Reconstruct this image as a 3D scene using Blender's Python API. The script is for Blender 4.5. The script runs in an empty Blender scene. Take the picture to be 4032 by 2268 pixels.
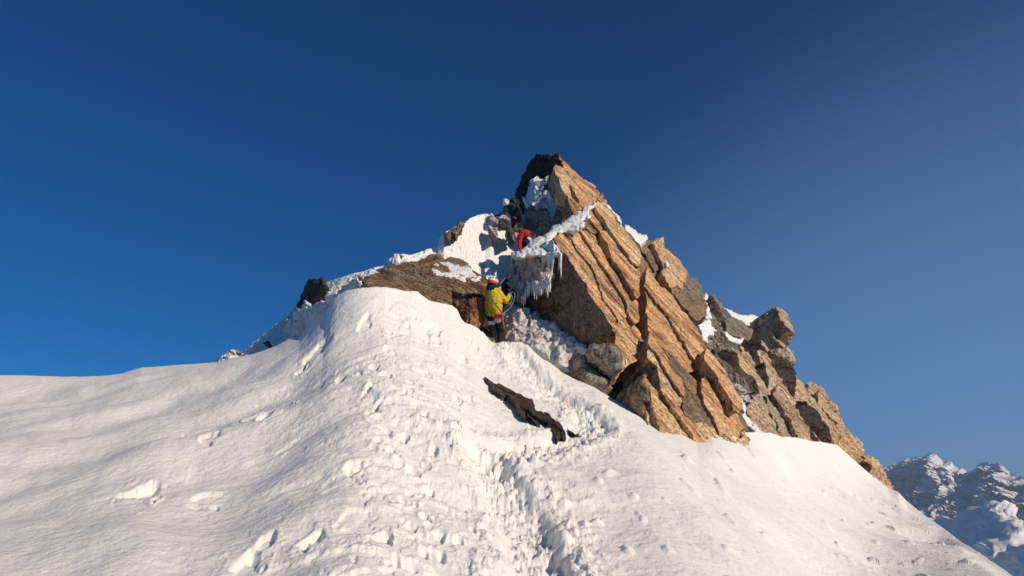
import bpy, bmesh, math, random
import numpy as np
from mathutils import Vector, Matrix
from mathutils.geometry import delaunay_2d_cdt

C = bpy.context.scene
COL = C.collection
RNG = np.random.default_rng(7)
random.seed(7)

# ------------------------------------------------------------------ camera
PITCH = math.radians(18.0)
FPX, CX, CY = 2724.0, 2016.0, 1134.0          # focal length and centre in photograph pixels (4032 x 2268)
cam = bpy.data.cameras.new("camera"); camo = bpy.data.objects.new("camera", cam); COL.objects.link(camo)
cam.sensor_width = 36.0; cam.lens = 36.0 * FPX / 4032.0
cam.clip_start = 0.05; cam.clip_end = 20000
camo.location = (0, 0, 0); camo.rotation_euler = (math.radians(90) + PITCH, 0, 0)
C.camera = camo

# ------------------------------------------------------------------ sky, sun, exposure
SUN = np.array([0.73, -0.57, 0.43]); SUN /= np.linalg.norm(SUN)
def unit_(v):
    v = np.asarray(v, float); return v / np.linalg.norm(v)
world = bpy.data.worlds.new("World"); C.world = world; world.use_nodes = True
wn = world.node_tree.nodes; wl = world.node_tree.links
for n in list(wn): wn.remove(n)
sky = wn.new("ShaderNodeTexSky"); sky.sky_type = 'NISHITA'; sky.sun_disc = False
sky.sun_elevation = math.asin(SUN[2]); sky.sun_rotation = math.atan2(SUN[0], SUN[1])
sky.altitude = 3900; sky.air_density = 1.0; sky.dust_density = 0.1; sky.ozone_density = 3.0
bg = wn.new("ShaderNodeBackground"); bg.inputs[1].default_value = 0.10
wo = wn.new("ShaderNodeOutputWorld")
tint = wn.new("ShaderNodeMix"); tint.data_type = 'RGBA'; tint.blend_type = 'MULTIPLY'; tint.inputs[0].default_value = 1
wl.new(sky.outputs[0], tint.inputs[6]); tint.inputs[7].default_value = (.0, .35, .62, 1)
# thin bright mist low in the air towards the sunny side
tc = wn.new("ShaderNodeTexCoord"); dt = wn.new("ShaderNodeVectorMath"); dt.operation = 'DOT_PRODUCT'; wl.new(tc.outputs['Generated'], dt.inputs[0]); dt.inputs[1].default_value = tuple(unit_((.60, .78, -.15)))
mr = wn.new("ShaderNodeMapRange"); mr.interpolation_type = 'SMOOTHSTEP'; wl.new(dt.outputs['Value'], mr.inputs[0]); mr.inputs[1].default_value = .66; mr.inputs[2].default_value = 1.05; mr.inputs[3].default_value = 0; mr.inputs[4].default_value = .66
mist = wn.new("ShaderNodeMix"); mist.data_type = 'RGBA'; wl.new(mr.outputs[0], mist.inputs[0]); wl.new(tint.outputs[2], mist.inputs[6]); mist.inputs[7].default_value = (1.35, 2.6, 4.9, 1)
wl.new(mist.outputs[2], bg.inputs[0]); wl.new(bg.outputs[0], wo.inputs[0])
sun = bpy.data.lights.new("sun", 'SUN'); suno = bpy.data.objects.new("sun", sun); COL.objects.link(suno)
sun.energy = 3.6; sun.angle = math.radians(0.5); sun.color = (1.0, 0.85, 0.64)
suno.rotation_euler = Vector(SUN).to_track_quat('Z', 'Y').to_euler()
C.view_settings.view_transform = 'Standard'; C.view_settings.look = 'None'
C.view_settings.exposure = 0.24; C.view_settings.gamma = 1.0
C.cycles.max_bounces = 6; C.cycles.volume_bounces = 0; C.cycles.diffuse_bounces = 4

# ------------------------------------------------------------------ helpers
cP, sP = math.cos(PITCH), math.sin(PITCH)
def ray(px, py):
    a = (np.asarray(px, float) - CX) / FPX; b = (CY - np.asarray(py, float)) / FPX
    return np.stack([a, cP - b * sP, sP + b * cP], -1)
def W(px, py, s): return ray(px, py) * np.asarray(s, float)[..., None]
def unit(v): v = np.asarray(v, float); return v / np.linalg.norm(v)

_T = np.random.default_rng(11).normal(size=(4096, 3)); _T /= np.linalg.norm(_T, axis=1)[:, None]
_PM = np.random.default_rng(5).permutation(4096)
def _h(i, j, k): return _PM[(_PM[(_PM[i & 4095] + j) & 4095] + k) & 4095]
def pn3(p, seed=0):
    p = p + seed * 17.31
    i = np.floor(p).astype(np.int64); f = p - i
    u = f * f * f * (f * (f * 6 - 15) + 10)
    r = 0
    for dx in (0, 1):
        for dy in (0, 1):
            for dz in (0, 1):
                g = _T[_h(i[:, 0] + dx, i[:, 1] + dy, i[:, 2] + dz)]
                d = (g[:, 0] * (f[:, 0] - dx) + g[:, 1] * (f[:, 1] - dy) + g[:, 2] * (f[:, 2] - dz))
                w = (u[:, 0] if dx else 1 - u[:, 0]) * (u[:, 1] if dy else 1 - u[:, 1]) * (u[:, 2] if dz else 1 - u[:, 2])
                r = r + d * w
    return r * 1.6
def pn2(x, y, seed=0):
    x = x + seed * 13.7; y = y - seed * 7.9
    i = np.floor(x).astype(np.int64); j = np.floor(y).astype(np.int64); fx = x - i; fy = y - j
    ux = fx * fx * fx * (fx * (fx * 6 - 15) + 10); uy = fy * fy * fy * (fy * (fy * 6 - 15) + 10)
    r = 0
    for dx in (0, 1):
        for dy in (0, 1):
            h = _h(i + dx, j + dy, 3 + seed); g = _T[h]
            g = g[..., :2]
            d = g[..., 0] * (fx - dx) + g[..., 1] * (fy - dy)
            r = r + d * (ux if dx else 1 - ux) * (uy if dy else 1 - uy)
    return r * 1.9
def fbm2(x, y, oct=4, seed=0, gain=.5):
    a, r = 1, 0
    for o in range(oct): r = r + a * pn2(x * 2 ** o, y * 2 ** o, seed + o); a *= gain
    return r
def fbm3(p, oct=4, seed=0, gain=.5):
    a, r = 1, 0
    for o in range(oct): r = r + a * pn3(p * 2 ** o, seed + o); a *= gain
    return r
def sstep(a, b, x): t = np.clip((x - a) / (b - a), 0, 1); return t * t * (3 - 2 * t)

def mesh_np(name, V, F, smooth=False):
    """F: (n,k) int array or list of tuples"""
    me = bpy.data.meshes.new(name)
    V = np.asarray(V, np.float32)
    if isinstance(F, np.ndarray):
        n, k = F.shape
        me.vertices.add(len(V)); me.vertices.foreach_set('co', V.ravel())
        me.loops.add(n * k); me.loops.foreach_set('vertex_index', F.astype(np.int32).ravel())
        me.polygons.add(n); me.polygons.foreach_set('loop_start', np.arange(0, n * k, k, dtype=np.int32))
        me.polygons.foreach_set('loop_total', np.full(n, k, np.int32))
        me.update(calc_edges=True)
    else:
        me.from_pydata([tuple(map(float, v)) for v in V], [], F); me.update()
    me.polygons.foreach_set('use_smooth', np.full(len(me.polygons), smooth, bool))
    return me
def link(name, me, mat, parent=None, base=None):
    o = bpy.data.objects.new(name, me)
    if mat is not None: me.materials.append(mat)
    COL.objects.link(o)
    if parent is not None:
        o.parent = parent
        me.transform(Matrix.Translation(-Vector(parent['_b'])))
    elif base is not None:
        me.transform(Matrix.Translation(-Vector(base))); o.location = base
    return o
def empty(name, base):
    o = bpy.data.objects.new(name, None); COL.objects.link(o); o.location = base; o['_b'] = [float(b) for b in base]
    return o
def tag(o, label=None, cat=None, group=None, kind=None):
    if label: o['label'] = label
    if cat: o['category'] = cat
    if group: o['group'] = group
    if kind: o['kind'] = kind
    return o
def grid_faces(ni, nj, off=0):
    a = np.arange(ni - 1)[:, None] * nj + np.arange(nj - 1)[None, :] + off
    return np.stack([a, a + nj, a + nj + 1, a + 1], -1).reshape(-1, 4)

# ------------------------------------------------------------------ materials
class NT:
    def __init__(s, name):
        s.m = bpy.data.materials.new(name); s.m.use_nodes = True; s.t = s.m.node_tree
        for n in list(s.t.nodes): s.t.nodes.remove(n)
        s.out = s.n("ShaderNodeOutputMaterial"); s.b = s.n("ShaderNodeBsdfPrincipled"); s.l(s.b.outputs[0], s.out.inputs[0])
    def n(s, t, **k):
        n = s.t.nodes.new(t)
        for a, v in k.items(): setattr(n, a, v)
        return n
    def l(s, a, b): s.t.links.new(a, b)
    def noise(s, vec, scale, detail=6, rough=.55, dist=0.0):
        n = s.n("ShaderNodeTexNoise"); n.inputs['Scale'].default_value = scale; n.inputs['Detail'].default_value = detail
        n.inputs['Roughness'].default_value = rough; n.inputs['Distortion'].default_value = dist; s.l(vec, n.inputs['Vector']); return n.outputs['Fac']
    def ramp(s, f, stops):
        n = s.n("ShaderNodeValToRGB"); s.l(f, n.inputs[0]); e = n.color_ramp.elements
        while len(e) < len(stops): e.new(0.5)
        for i, (p, c) in enumerate(stops):
            e[i].position = p; e[i].color = (*c, 1) if len(c) == 3 else c
        return n.outputs[0]
    def mix(s, f, a, b, mode='MIX'):
        n = s.n("ShaderNodeMix", data_type='RGBA', blend_type=mode)
        for k, v in ((0, f), (6, a), (7, b)):
            if isinstance(v, (int, float)): n.inputs[k].default_value = v
            elif isinstance(v, tuple): n.inputs[k].default_value = (*v, 1)
            else: s.l(v, n.inputs[k])
        return n.outputs[2]
    def mathn(s, op, a, b=0.0):
        n = s.n("ShaderNodeMath", operation=op)
        for k, v in ((0, a), (1, b)):
            if isinstance(v, (int, float)): n.inputs[k].default_value = v
            else: s.l(v, n.inputs[k])
        return n.outputs[0]
    def bump(s, h, dist, strength=1.0, prev=None):
        n = s.n("ShaderNodeBump"); n.inputs['Distance'].default_value = dist; n.inputs['Strength'].default_value = strength
        s.l(h, n.inputs['Height'])
        if prev is not None: s.l(prev, n.inputs['Normal'])
        return n.outputs[0]

DSL = unit((0.5, -0.2, -0.72))               # direction the slabs run down
BN = unit((0.55, -0.6, 0.58))                # normal of the lit slab faces
BT = np.cross(DSL, BN)
def slab_vec(t, stretch=(0.24, 1.9, 1.6)):
    """world position turned into the slabs' own directions, stretched along them"""
    g = t.n("ShaderNodeNewGeometry")
    out = t.n("ShaderNodeCombineXYZ")
    for k, (ax, st) in enumerate(zip((DSL, BT, BN), stretch)):
        d = t.n("ShaderNodeVectorMath", operation='DOT_PRODUCT'); t.l(g.outputs['Position'], d.inputs[0]); d.inputs[1].default_value = tuple(ax * st)
        t.l(d.outputs['Value'], out.inputs[k])
    return out.outputs[0], g.outputs['Position']

def rock_mat(name, base, light, dark, stain, stain_at=.62, rough=.85, bumpk=1.0, vein=False, snow=0.0, scale=1.0, iso=False, speck=1.0):
    t = NT(name); sv, pos = slab_vec(t, (1.2, 1.2, 1.2) if iso else (0.24, 1.9, 1.6))
    n1 = t.noise(sv, 1.1 * scale, 7, .62, .6); n2 = t.noise(sv, 4.5 * scale, 8, .65, .4); n3 = t.noise(pos, 14 * scale, 6, .7); n4 = t.noise(pos, 0.8 * scale, 5, .6, .8)
    c = t.ramp(n1, [(.36, dark), (.46, base), (.56, light), (.66, base)])
    c2 = t.ramp(n2, [(.40, dark), (.50, base), (.60, light)])
    c = t.mix(.32, c, c2)
    f = t.ramp(n4, [(stain_at - .08, (0, 0, 0)), (stain_at + .03, (1, 1, 1))])
    c = t.mix(t.mathn('MULTIPLY', f, .85), c, stain)
    n5 = t.noise(sv, 2.1 * scale, 5, .6, 1.0); c = t.mix(t.ramp(n5, [(.52, (0, 0, 0)), (.62, (.55, .55, .55))]), c, light)
    n6 = t.noise(pos, 3.3, 6, .65, .5); c = t.mix(t.ramp(n6, [(.55, (0, 0, 0)), (.66, (.5, .5, .5))]), c, tuple(.55 * sum(base) / 3 + .1 * b for b in base))
    sp = t.ramp(n3, [(.40, (1 - .5 * speck,) * 3), (.5, (1, 1, 1)), (.62, (1 + .35 * speck, 1 + .30 * speck, 1 + .22 * speck))])
    c = t.mix(1.0, c, sp, 'MULTIPLY')
    if vein:
        w = t.n("ShaderNodeTexWave", wave_type='BANDS', bands_direction='Y'); w.inputs['Scale'].default_value = 1.8; w.inputs['Distortion'].default_value = 9; w.inputs['Detail'].default_value = 4; t.l(sv, w.inputs['Vector'])
        c = t.mix(t.mathn('MULTIPLY', t.ramp(w.outputs['Fac'], [(.45, (0, 0, 0)), (.8, (1, 1, 1))]), .55), c, (.42, .37, .29))
    # thin dark joints running along the slabs
    sv2, _ = slab_vec(t, (0.16, 2.2, .5)); j = t.noise(sv2, 1.5, 3, .5, .3)
    jd = t.mathn('ABSOLUTE', t.mathn('SUBTRACT', j, .5)); jm = t.ramp(jd, [(0.0, (.15, .13, .12)), (.012, (.5, .5, .5)), (.022, (1, 1, 1))])
    sv3, _ = slab_vec(t, (0.5, 3.2, 1.0)); j3 = t.noise(sv3, 2.3, 2, .5, .6); jm3 = t.ramp(t.mathn('ABSOLUTE', t.mathn('SUBTRACT', j3, .47)), [(0.0, (.62, .58, .55)), (.012, (1, 1, 1))]); jm = t.mix(1.0, jm, jm3, 'MULTIPLY')
    c = t.mix(.85, c, t.mix(1.0, c, jm, 'MULTIPLY'))
    if snow != 0:
        g = t.n("ShaderNodeNewGeometry"); sx = t.n("ShaderNodeSeparateXYZ"); t.l(g.outputs['Normal'], sx.inputs[0])
        up = t.mathn('ADD', sx.outputs[2], t.mathn('MULTIPLY', n3, .8)); fm = t.ramp(up, [(.98 - snow * .5, (0, 0, 0)), (1.08 - snow * .5, (1, 1, 1))])
        c = t.mix(fm, c, (.8, .82, .86))
    t.l(c, t.b.inputs['Base Color']); t.b.inputs['Roughness'].default_value = rough; t.b.inputs['Specular IOR Level'].default_value = .25
    bz = t.bump(n2, .07 * bumpk); bz = t.bump(jm, .05 * bumpk, 1, bz); bz = t.bump(n3, .05 * bumpk, 1, bz); fine = t.noise(sv, 30, 5, .7); bz = t.bump(fine, .010 * bumpk, 1, bz)
    t.l(bz, t.b.inputs['Normal'])
    return t.m

M = {}
M['orange'] = rock_mat('orange_gneiss', (.76, .395, .185), (.94, .65, .39), (.42, .20, .095), (.27, .14, .08), .58)
M['orange_pale'] = rock_mat('tan_gneiss', (.79, .49, .255), (.94, .73, .47), (.47, .27, .14), (.38, .25, .18), .60)
M['tan'] = rock_mat('pale_tan_gneiss', (.64, .45, .30), (.82, .64, .46), (.36, .25, .17), (.34, .25, .18), .60)
M['greytan_haze'] = rock_mat('haze_paled_grey_gneiss', (.52, .42, .32), (.68, .57, .45), (.27, .21, .165), (.38, .28, .20), .6, scale=1.3)  # albedo paled so the outcrop's shaded faces look lifted by haze
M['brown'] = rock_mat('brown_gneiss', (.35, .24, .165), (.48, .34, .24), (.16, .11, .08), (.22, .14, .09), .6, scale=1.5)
M['blacksnow'] = rock_mat('dark_rock_with_snow', (.10, .078, .065), (.19, .15, .12), (.035, .03, .026), (.10, .06, .04), .6, scale=2.5, snow=-.45, bumpk=1.4)
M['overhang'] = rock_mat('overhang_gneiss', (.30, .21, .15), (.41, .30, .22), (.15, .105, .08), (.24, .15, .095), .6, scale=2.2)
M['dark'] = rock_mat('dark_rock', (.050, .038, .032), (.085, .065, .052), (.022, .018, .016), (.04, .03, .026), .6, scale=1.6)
M['black'] = rock_mat('black_rock', (.10, .078, .065), (.20, .155, .125), (.03, .026, .023), (.08, .05, .035), .6, scale=2)
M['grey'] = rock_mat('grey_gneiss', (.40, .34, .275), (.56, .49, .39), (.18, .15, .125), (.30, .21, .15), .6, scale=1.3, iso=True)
M['greyrime'] = rock_mat('rimed_grey_gneiss', (.36, .30, .25), (.50, .43, .36), (.17, .14, .12), (.28, .20, .14), .6, scale=1.6, snow=.15)
M['banded'] = rock_mat('banded_gneiss', (.19, .165, .13), (.32, .28, .21), (.08, .07, .058), (.17, .13, .09), .6, vein=True)
M['lichen'] = rock_mat('lichen_gneiss', (.34, .23, .155), (.62, .52, .38), (.10, .075, .06), (.42, .20, .11), .55, scale=2.2, bumpk=2.2, iso=True, speck=1.5)
M['red'] = rock_mat('red_gneiss', (.34, .135, .06), (.48, .25, .12), (.14, .05, .028), (.20, .12, .07), .62)

def snow_mat(name, col=(.84, .84, .85), fine=.012, mid=.03, rough=.6, gloss=.3, dirt=None, sss=0.0):
    t = NT(name); g = t.n("ShaderNodeNewGeometry"); pos = g.outputs['Position']
    n1 = t.noise(pos, 9, 8, .6); n2 = t.noise(pos, 60, 5, .7)
    mp = t.n("ShaderNodeMapping"); t.l(pos, mp.inputs[0]); mp.inputs['Rotation'].default_value = (0, 0, .5); mp.inputs['Scale'].default_value = (.35, 1.5, 1.2)
    n3 = t.noise(mp.outputs[0], 3.2, 6, .6, .5)
    if dirt is None: t.b.inputs['Base Color'].default_value = (*col, 1)
    else:
        f = t.ramp(t.noise(pos, 2.2, 7, .65, .8), [(.42, (0, 0, 0)), (.66, (1, 1, 1))])
        t.l(t.mix(f, col, dirt), t.b.inputs['Base Color'])
    t.b.inputs['Roughness'].default_value = rough; t.b.inputs['Specular IOR Level'].default_value = gloss
    if sss: t.b.inputs['Subsurface Weight'].default_value = sss; t.b.inputs['Subsurface Radius'].default_value = (.12, .16, .2); t.b.inputs['Subsurface Scale'].default_value = .35
    bz = t.bump(n3, mid * .8); bz = t.bump(n1, mid, 1, bz); bz = t.bump(n2, fine, .8, bz)
    t.l(bz, t.b.inputs['Normal'])
    return t.m
M['snow'] = snow_mat('snow_surface', (.88, .86, .84), .008, .03)
M['snowfar'] = snow_mat('wind_snow', (.86, .86, .87), .01, .05)
M['ice'] = snow_mat('grey_ice', (.66, .60, .56), .012, .06, .28, .5, dirt=(.45, .36, .30), sss=.15)
M['frost'] = snow_mat('frosted_ice', (.84, .81, .80), .015, .06, .45, .4, dirt=(.60, .54, .51))
M['icewhite'] = snow_mat('icicle_ice', (.80, .81, .83), .002, .008, .15, .6); M['icewhite'].node_tree.nodes['Principled BSDF'].inputs['Transmission Weight'].default_value = .12

# ------------------------------------------------------------------ snow slope
def crest_arrays(lst, n=400):
    a = np.array(lst, float); P = W(a[:, 0], a[:, 1], a[:, 2]); u = P[:, 0] / P[:, 1]; o = np.argsort(u)
    return u[o], P[o, 1], P[o, 2] / P[o, 1]
CREST = [(-2600,2100,10),(-1500,1700,12),(-700,1520,14),(-300,1490,14.8),(0,1480,15),(200,1481,15),(420,1479,15),(480,1472,15),(560,1447,15),(620,1441,15),(700,1438,15),(800,1433,14.9),
 (851,1429,14.8),(900,1413,14.7),(986,1397,14.5),(1089,1362,14.2),(1130,1340,14.1),(1182,1320,13.9),(1219,1284,13.7),(1233,1266,13.6),(1260,1235,13.5),(1289,1216,13.3),(1312,1175,13.2),(1330,1160,13),(1359,1148,13),(1429,1135,13.1),(1480,1128,13.1),(1522,1126,13.2),(1569,1140,13.4),
 (1610,1143,13.6),(1645,1146,13.8),(1660,1160,13.9),(1690,1180,14),(1730,1189,14.1),(1780,1200,14.2),(1800,1215,14.2),(1806,1228,14.3),(1815,1250,14.3),(1830,1268,14.4),(1871,1289,14.6),(1890,1303,14.7),(1918,1327,15),(1937,1335,15.2),(1960,1333,15.3),(1986,1330,15.3),(2010,1342,15.2),(2048,1354,15),(2089,1376,14.9),
 (2126,1404,14.8),(2166,1429,14.6),(2211,1465,14.4),(2259,1490,14.2),(2341,1530,13.7),(2390,1559,13.4),(2457,1600,13.1),(2501,1624,12.9),(2573,1666,12.8),(2622,1684,12.8),(2680,1705,12.8),(2742,1731,12.9),
 (2775,1722,13.2),(2803,1709,13.4),(2853,1706,13.8),(2920,1705,14.4),(2977,1699,15),(3030,1704,16),(3078,1718,17),(3146,1723,18.2),(3194,1735,19),(3242,1740,20),(3300,1754,21),(3351,1802,21.5),(3429,1869,22),(3496,1920,21.5),
 (3535,1937,21),(3567,1970,20),(3637,2025,18),(3763,2116,14.5),(3908,2214,11.5),(3986,2268,10.2),(4200,2412,9),(4600,2720,8),(5600,3700,7.5)]
CRX = [c[0] for c in CREST]; CRY = [c[1] for c in CREST]
_u, _y, _t = crest_arrays(CREST)
CU = np.linspace(_u[0], _u[-1], 6000); CT = np.interp(CU, _u, _t)
_kw = np.exp(-np.linspace(-2.5, 2.5, 2401) ** 2); _kw /= _kw.sum()
CTS = np.convolve(np.pad(CT, 1200, 'edge'), _kw, 'valid')
_k = np.exp(-np.linspace(-2.5, 2.5, 501) ** 2); _k /= _k.sum()
CYY = np.convolve(np.pad(np.interp(CU, _u, _y), 250, 'edge'), _k, 'valid')
EYE = 1.6
def crest_at(u): return np.interp(u, CU, CYY), np.interp(u, CU, CT)
def base_Z(u, Y):
    Yc, tc = crest_at(u); Zc = Yc * tc; H = Zc + EYE
    t = np.clip(Y / Yc, 0, 1); ts = np.interp(u, CU, CTS); Hs = Yc * ts + EYE
    p = 1.0 + .75 * sstep(.3, 3.0, Hs) * (1 - .6 * sstep(.10, .60, -u))
    Z = -EYE + Hs * t ** p + np.minimum(Y, Yc) * (tc - ts) * t ** 10
    d = np.maximum(Y - Yc, 0)
    flat = np.exp(-((u - (-.03)) / .035) ** 2)
    back = .45 * d ** 1.25 * (1 - flat) + flat * .10 * d
    return Z - back
def ground_at(px, py):
    r = ray(px, py); u = r[0] / r[1]; tau = r[2] / r[1]
    Yc, tc = crest_at(u); Y = np.linspace(.5, Yc, 3000); q = base_Z(np.full_like(Y, u), Y) / Y
    k = np.searchsorted(np.maximum.accumulate(q), tau); k = min(k, len(Y) - 1)
    return np.array([u * Y[k], Y[k], base_Z(np.array([u]), np.array([Y[k]]))[0]])
def seg_dist(X, Y, pts):
    best = np.full(X.shape, 1e9)
    side = np.zeros(X.shape)
    for a, b in zip(pts[:-1], pts[1:]):
        d = b - a; L2 = d @ d + 1e-9
        t = np.clip(((X - a[0]) * d[0] + (Y - a[1]) * d[1]) / L2, 0, 1)
        dx = X - a[0] - t * d[0]; dy = Y - a[1] - t * d[1]; D = np.hypot(dx, dy)
        m = D < best; best = np.where(m, D, best); side = np.where(m, np.sign(d[0] * dy - d[1] * dx), side)
    return best, side
def gp(s): return np.array([ground_at(*map(float, q.split(',')))[:2] for q in s.split()])
TRENCH = gp("2150,2400 2128,2268 2098,2149 2069,2029 2009,1939 1949,1867 1905,1812")
TRENCH2 = gp("1905,1812 1960,1785 2080,1768 2218,1748 2300,1728 2336,1680 2312,1628 2218,1575 2158,1532 2098,1478 2060,1436 2020,1372 1975,1342")
TRAMP = gp("1560,2400 1600,2268 1650,2119 1640,1960 1619,1849 1571,1729 1520,1640 1500,1560 1520,1480 1560,1400 1570,1320 1560,1250")
TRAMP2 = gp("1571,1729 1650,1600 1750,1480 1850,1420 1950,1380")
STRIP = gp('1905,1492 2000,1540 2100,1600 2170,1660 2205,1712')
TRAMP3 = gp("1350,2400 1260,2100 1200,1980")
RIDGE = gp("1600,1180 1510,1260 1440,1330 1340,1400 1180,1450")
def pits():
    L = []
    raw = [(720,890,50),(650,980,60),(780,1080,60),(890,1200,60),(1010,1240,55),(1100,1130,45),(840,650,60),(460,90,60),(240,150,70),(1000,300,60),(600,1400,60),(700,1420,60),(820,860,60),(700,760,60),(560,660,55),(480,600,50),(420,260,50),
           (640,560,50),(760,480,45),(880,420,45),(960,520,45),(520,170,50),(680,240,45),(640,350,45),(330,760,80),(900,1330,55),(520,1250,70),(780,1320,50)]
    for x, y, r in raw: L.append((1200 + x * .599, 1400 + y * .599, r * .36, .07))
    for x, y, r, d in [(661,1737,50,.05),(588,1914,55,.10),(1035,1667,28,.16),(975,1660,45,.05),(1249,2128,36,.13),(830,1750,35,.05),(950,2240,50,.06),(820,1930,50,.04),(1050,2150,40,.05),(1440,1270,26,.06),(1250,1380,40,.08),(1660,1290,40,.05),(1710,1290,30,.06)]:
        L.append((x, y, r, d))
    for pth in (TRAMP, TRAMP2):
        for a, b in zip(pth[:-1], pth[1:]):
            m = max(1, int(np.hypot(*(b - a)) / .42))
            for q in range(m):
                if random.random() < .35: continue
                p = a + (b - a) * q / m; L.append((p[0] + (.13 if q % 2 else -.13) + random.gauss(0, .05), p[1] + random.gauss(0, .06), random.uniform(.045, .07), random.uniform(.03, .07), 1))
    for k in range(8):
        p = TRAMP[random.randrange(1, len(TRAMP))] if k % 3 else TRAMP2[random.randrange(len(TRAMP2))]
        L.append((p[0] + random.gauss(0, .4), p[1] + random.gauss(0, .5), random.uniform(.045, .085), random.uniform(.02, .05), 1))
    return L
def snow_detail(X, Y, Z, u, cr):
    """height added to the near slope; cr = 0 at the crest .. 1 well inside"""
    w = fbm2(X * .35, Y * .35, 3, 1) * .20 * cr
    w += fbm2(X * 1.0 + .6 * Y, Y * .5, 3, 9) * .03 * (.3 + .7 * cr)
    c, s = math.cos(.5), math.sin(.5); a = X * c + Y * s; b = -X * s + Y * c
    up = sstep(-.46, -.16, u) * (1 - sstep(.06, .25, u))
    # wind carved crust: low smooth waves with one crisp edge
    r1 = fbm2(a * .55, b * 1.7, 5, 21); r2 = fbm2(a * 1.1, b * 2.9, 5, 27)
    w += (.028 * sstep(.02, .10, r1) + .016 * sstep(.05, .11, r2)) * (.10 + .9 * up) * (.35 + .65 * cr)
    w += fbm2(X * 2.2, Y * 1.8, 4, 40) * .010 * (.3 + up)
    # trampled belt: broken crust and crumbs
    wob = fbm2(X * 1.3, Y * 1.3, 4, 33) * .30
    d1, _ = seg_dist(X, Y, TRAMP); d2, _ = seg_dist(X, Y, TRAMP2); d3, _ = seg_dist(X, Y, TRAMP3)
    belt = np.maximum(np.maximum(1 - sstep(.25, .75, d1 + wob), .9 * (1 - sstep(.3, 1.0, d2 + wob))), .3 * (1 - sstep(.15, .5, d3 + wob)))
    n = fbm2(X * 1.5, Y * 1.2, 5, 50, .55); m_ = fbm2(X * 3.4, Y * 2.8, 5, 56, .6)
    pm = sstep(-.15, .45, fbm2(X * .9, Y * .7, 3, 77))
    w += .75 * belt * (-.03 + .036 * sstep(-.06, .10, n) + .016 * sstep(.0, .12, m_) + pm * (np.maximum(fbm2(X * 12, Y * 10, 4, 66, .6) - .08, 0) * .014 + np.maximum(fbm2(X * 27, Y * 22, 2, 69) - .1, 0) * .008))
    calm = np.exp(-(seg_dist(X, Y, STRIP)[0] / .35) ** 4); w = w * (1 - calm)
    for q in PITS:
        if len(q) == 4:
            g = ground_at(q[0], q[1]); x0, y0 = g[:2]; r = q[2] * y0 / FPX; dep = q[3]
        else: x0, y0, r, dep = q[:4]
        m = (np.abs(X - x0) < r * 5) & (np.abs(Y - y0) < r * 8)
        if not m.any(): continue
        xx = X[m] - x0; yy = (Y[m] - y0) / 1.5; rr = np.hypot(xx, yy) / r * (1 + .6 * fbm2(X[m] * 5, Y[m] * 4, 3, 71))
        w[m] += -dep * (1 - sstep(.72, 1.08, rr)) + dep * .12 * np.exp(-((rr - 1.35) / .35) ** 2)
    # the deep trench
    for pth, wd, dep in ((TRENCH, .33, .19), (TRENCH2, .31, .14)):
        d, sd = seg_dist(X, Y, pth)
        d = d + fbm2(X * 1.8, Y * 1.5, 3, 80) * .07
        ins = 1 - sstep(wd * .55, wd * 1.05, d)
        rub = fbm2(X * 7, Y * 7, 4, 90, .6)
        w += ins * (-dep * .8 + rub * .045 + np.maximum(fbm2(X * 16, Y * 13, 3, 97), 0) * .032) + .035 * np.exp(-((d - wd * 1.35) / (.28 * wd)) ** 2) * (1 + rub)
        rag = np.exp(-((d - wd * 1.5) / (.9 * wd)) ** 2); w += rag * np.maximum(fbm2(X * 9, Y * 7, 4, 95, .6), 0) * .022
    # scattered crumbs on the right slope
    cr2 = fbm2(X * 3.1, Y * 3.1, 2, 120); w += np.maximum(cr2 - .55, 0) * .12 * (u > .02) * (.3 + .7 * cr)
    return w
PITS = pits()
def snow_slope():
    nc, nr = 1500, 620
    u = np.concatenate([np.linspace(-2.2, -.86, 40)[:-1], np.linspace(-.86, .86, nc), np.linspace(.86, 2.2, 40)[1:]])
    Yc, tc = crest_at(u)
    V = np.zeros((len(u), nr + 14, 3))
    for k in range(len(u)):
        t = np.concatenate([np.linspace(.03, .2, 200), np.linspace(.2, 1, 900)[1:]]); Yt = t * Yc[k]
        q = base_Z(np.full_like(Yt, u[k]), Yt) / Yt; q = np.maximum.accumulate(q)
        lo = max(q[0], -.6)
        tq = np.concatenate([[q[0]], np.linspace(lo, q[-1], nr - 1)]) if q[0] < lo else np.linspace(q[0], q[-1], nr)
        Y = np.interp(tq, q + np.arange(len(q)) * 1e-9, Yt)
        d = np.array([.05, .12, .22, .36, .55, .8, 1.2, 1.8, 2.6, 4, 6, 10, 18, 35])
        V[k, :, 1] = np.concatenate([Y, Yc[k] + d])
    U = np.repeat(u[:, None], V.shape[1], 1)
    V[..., 0] = U * V[..., 1]; V[..., 2] = base_Z(U, V[..., 1])
    d = np.abs(Yc[:, None] - V[..., 1]); cr = sstep(0, 2.2, d) * .9 + .1
    cr = np.where(V[..., 1] > Yc[:, None], .1, cr)
    V[..., 2] += snow_detail(V[..., 0], V[..., 1], V[..., 2], U, cr)
    me = mesh_np('snow_slope', V.reshape(-1, 3), grid_faces(V.shape[0], V.shape[1]), True)
    o = link('snow_slope', me, M['snow']); tag(o, kind='structure', label='trampled sunlit snow slope rising from the camera to the rocks')
snow_slope()

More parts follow.
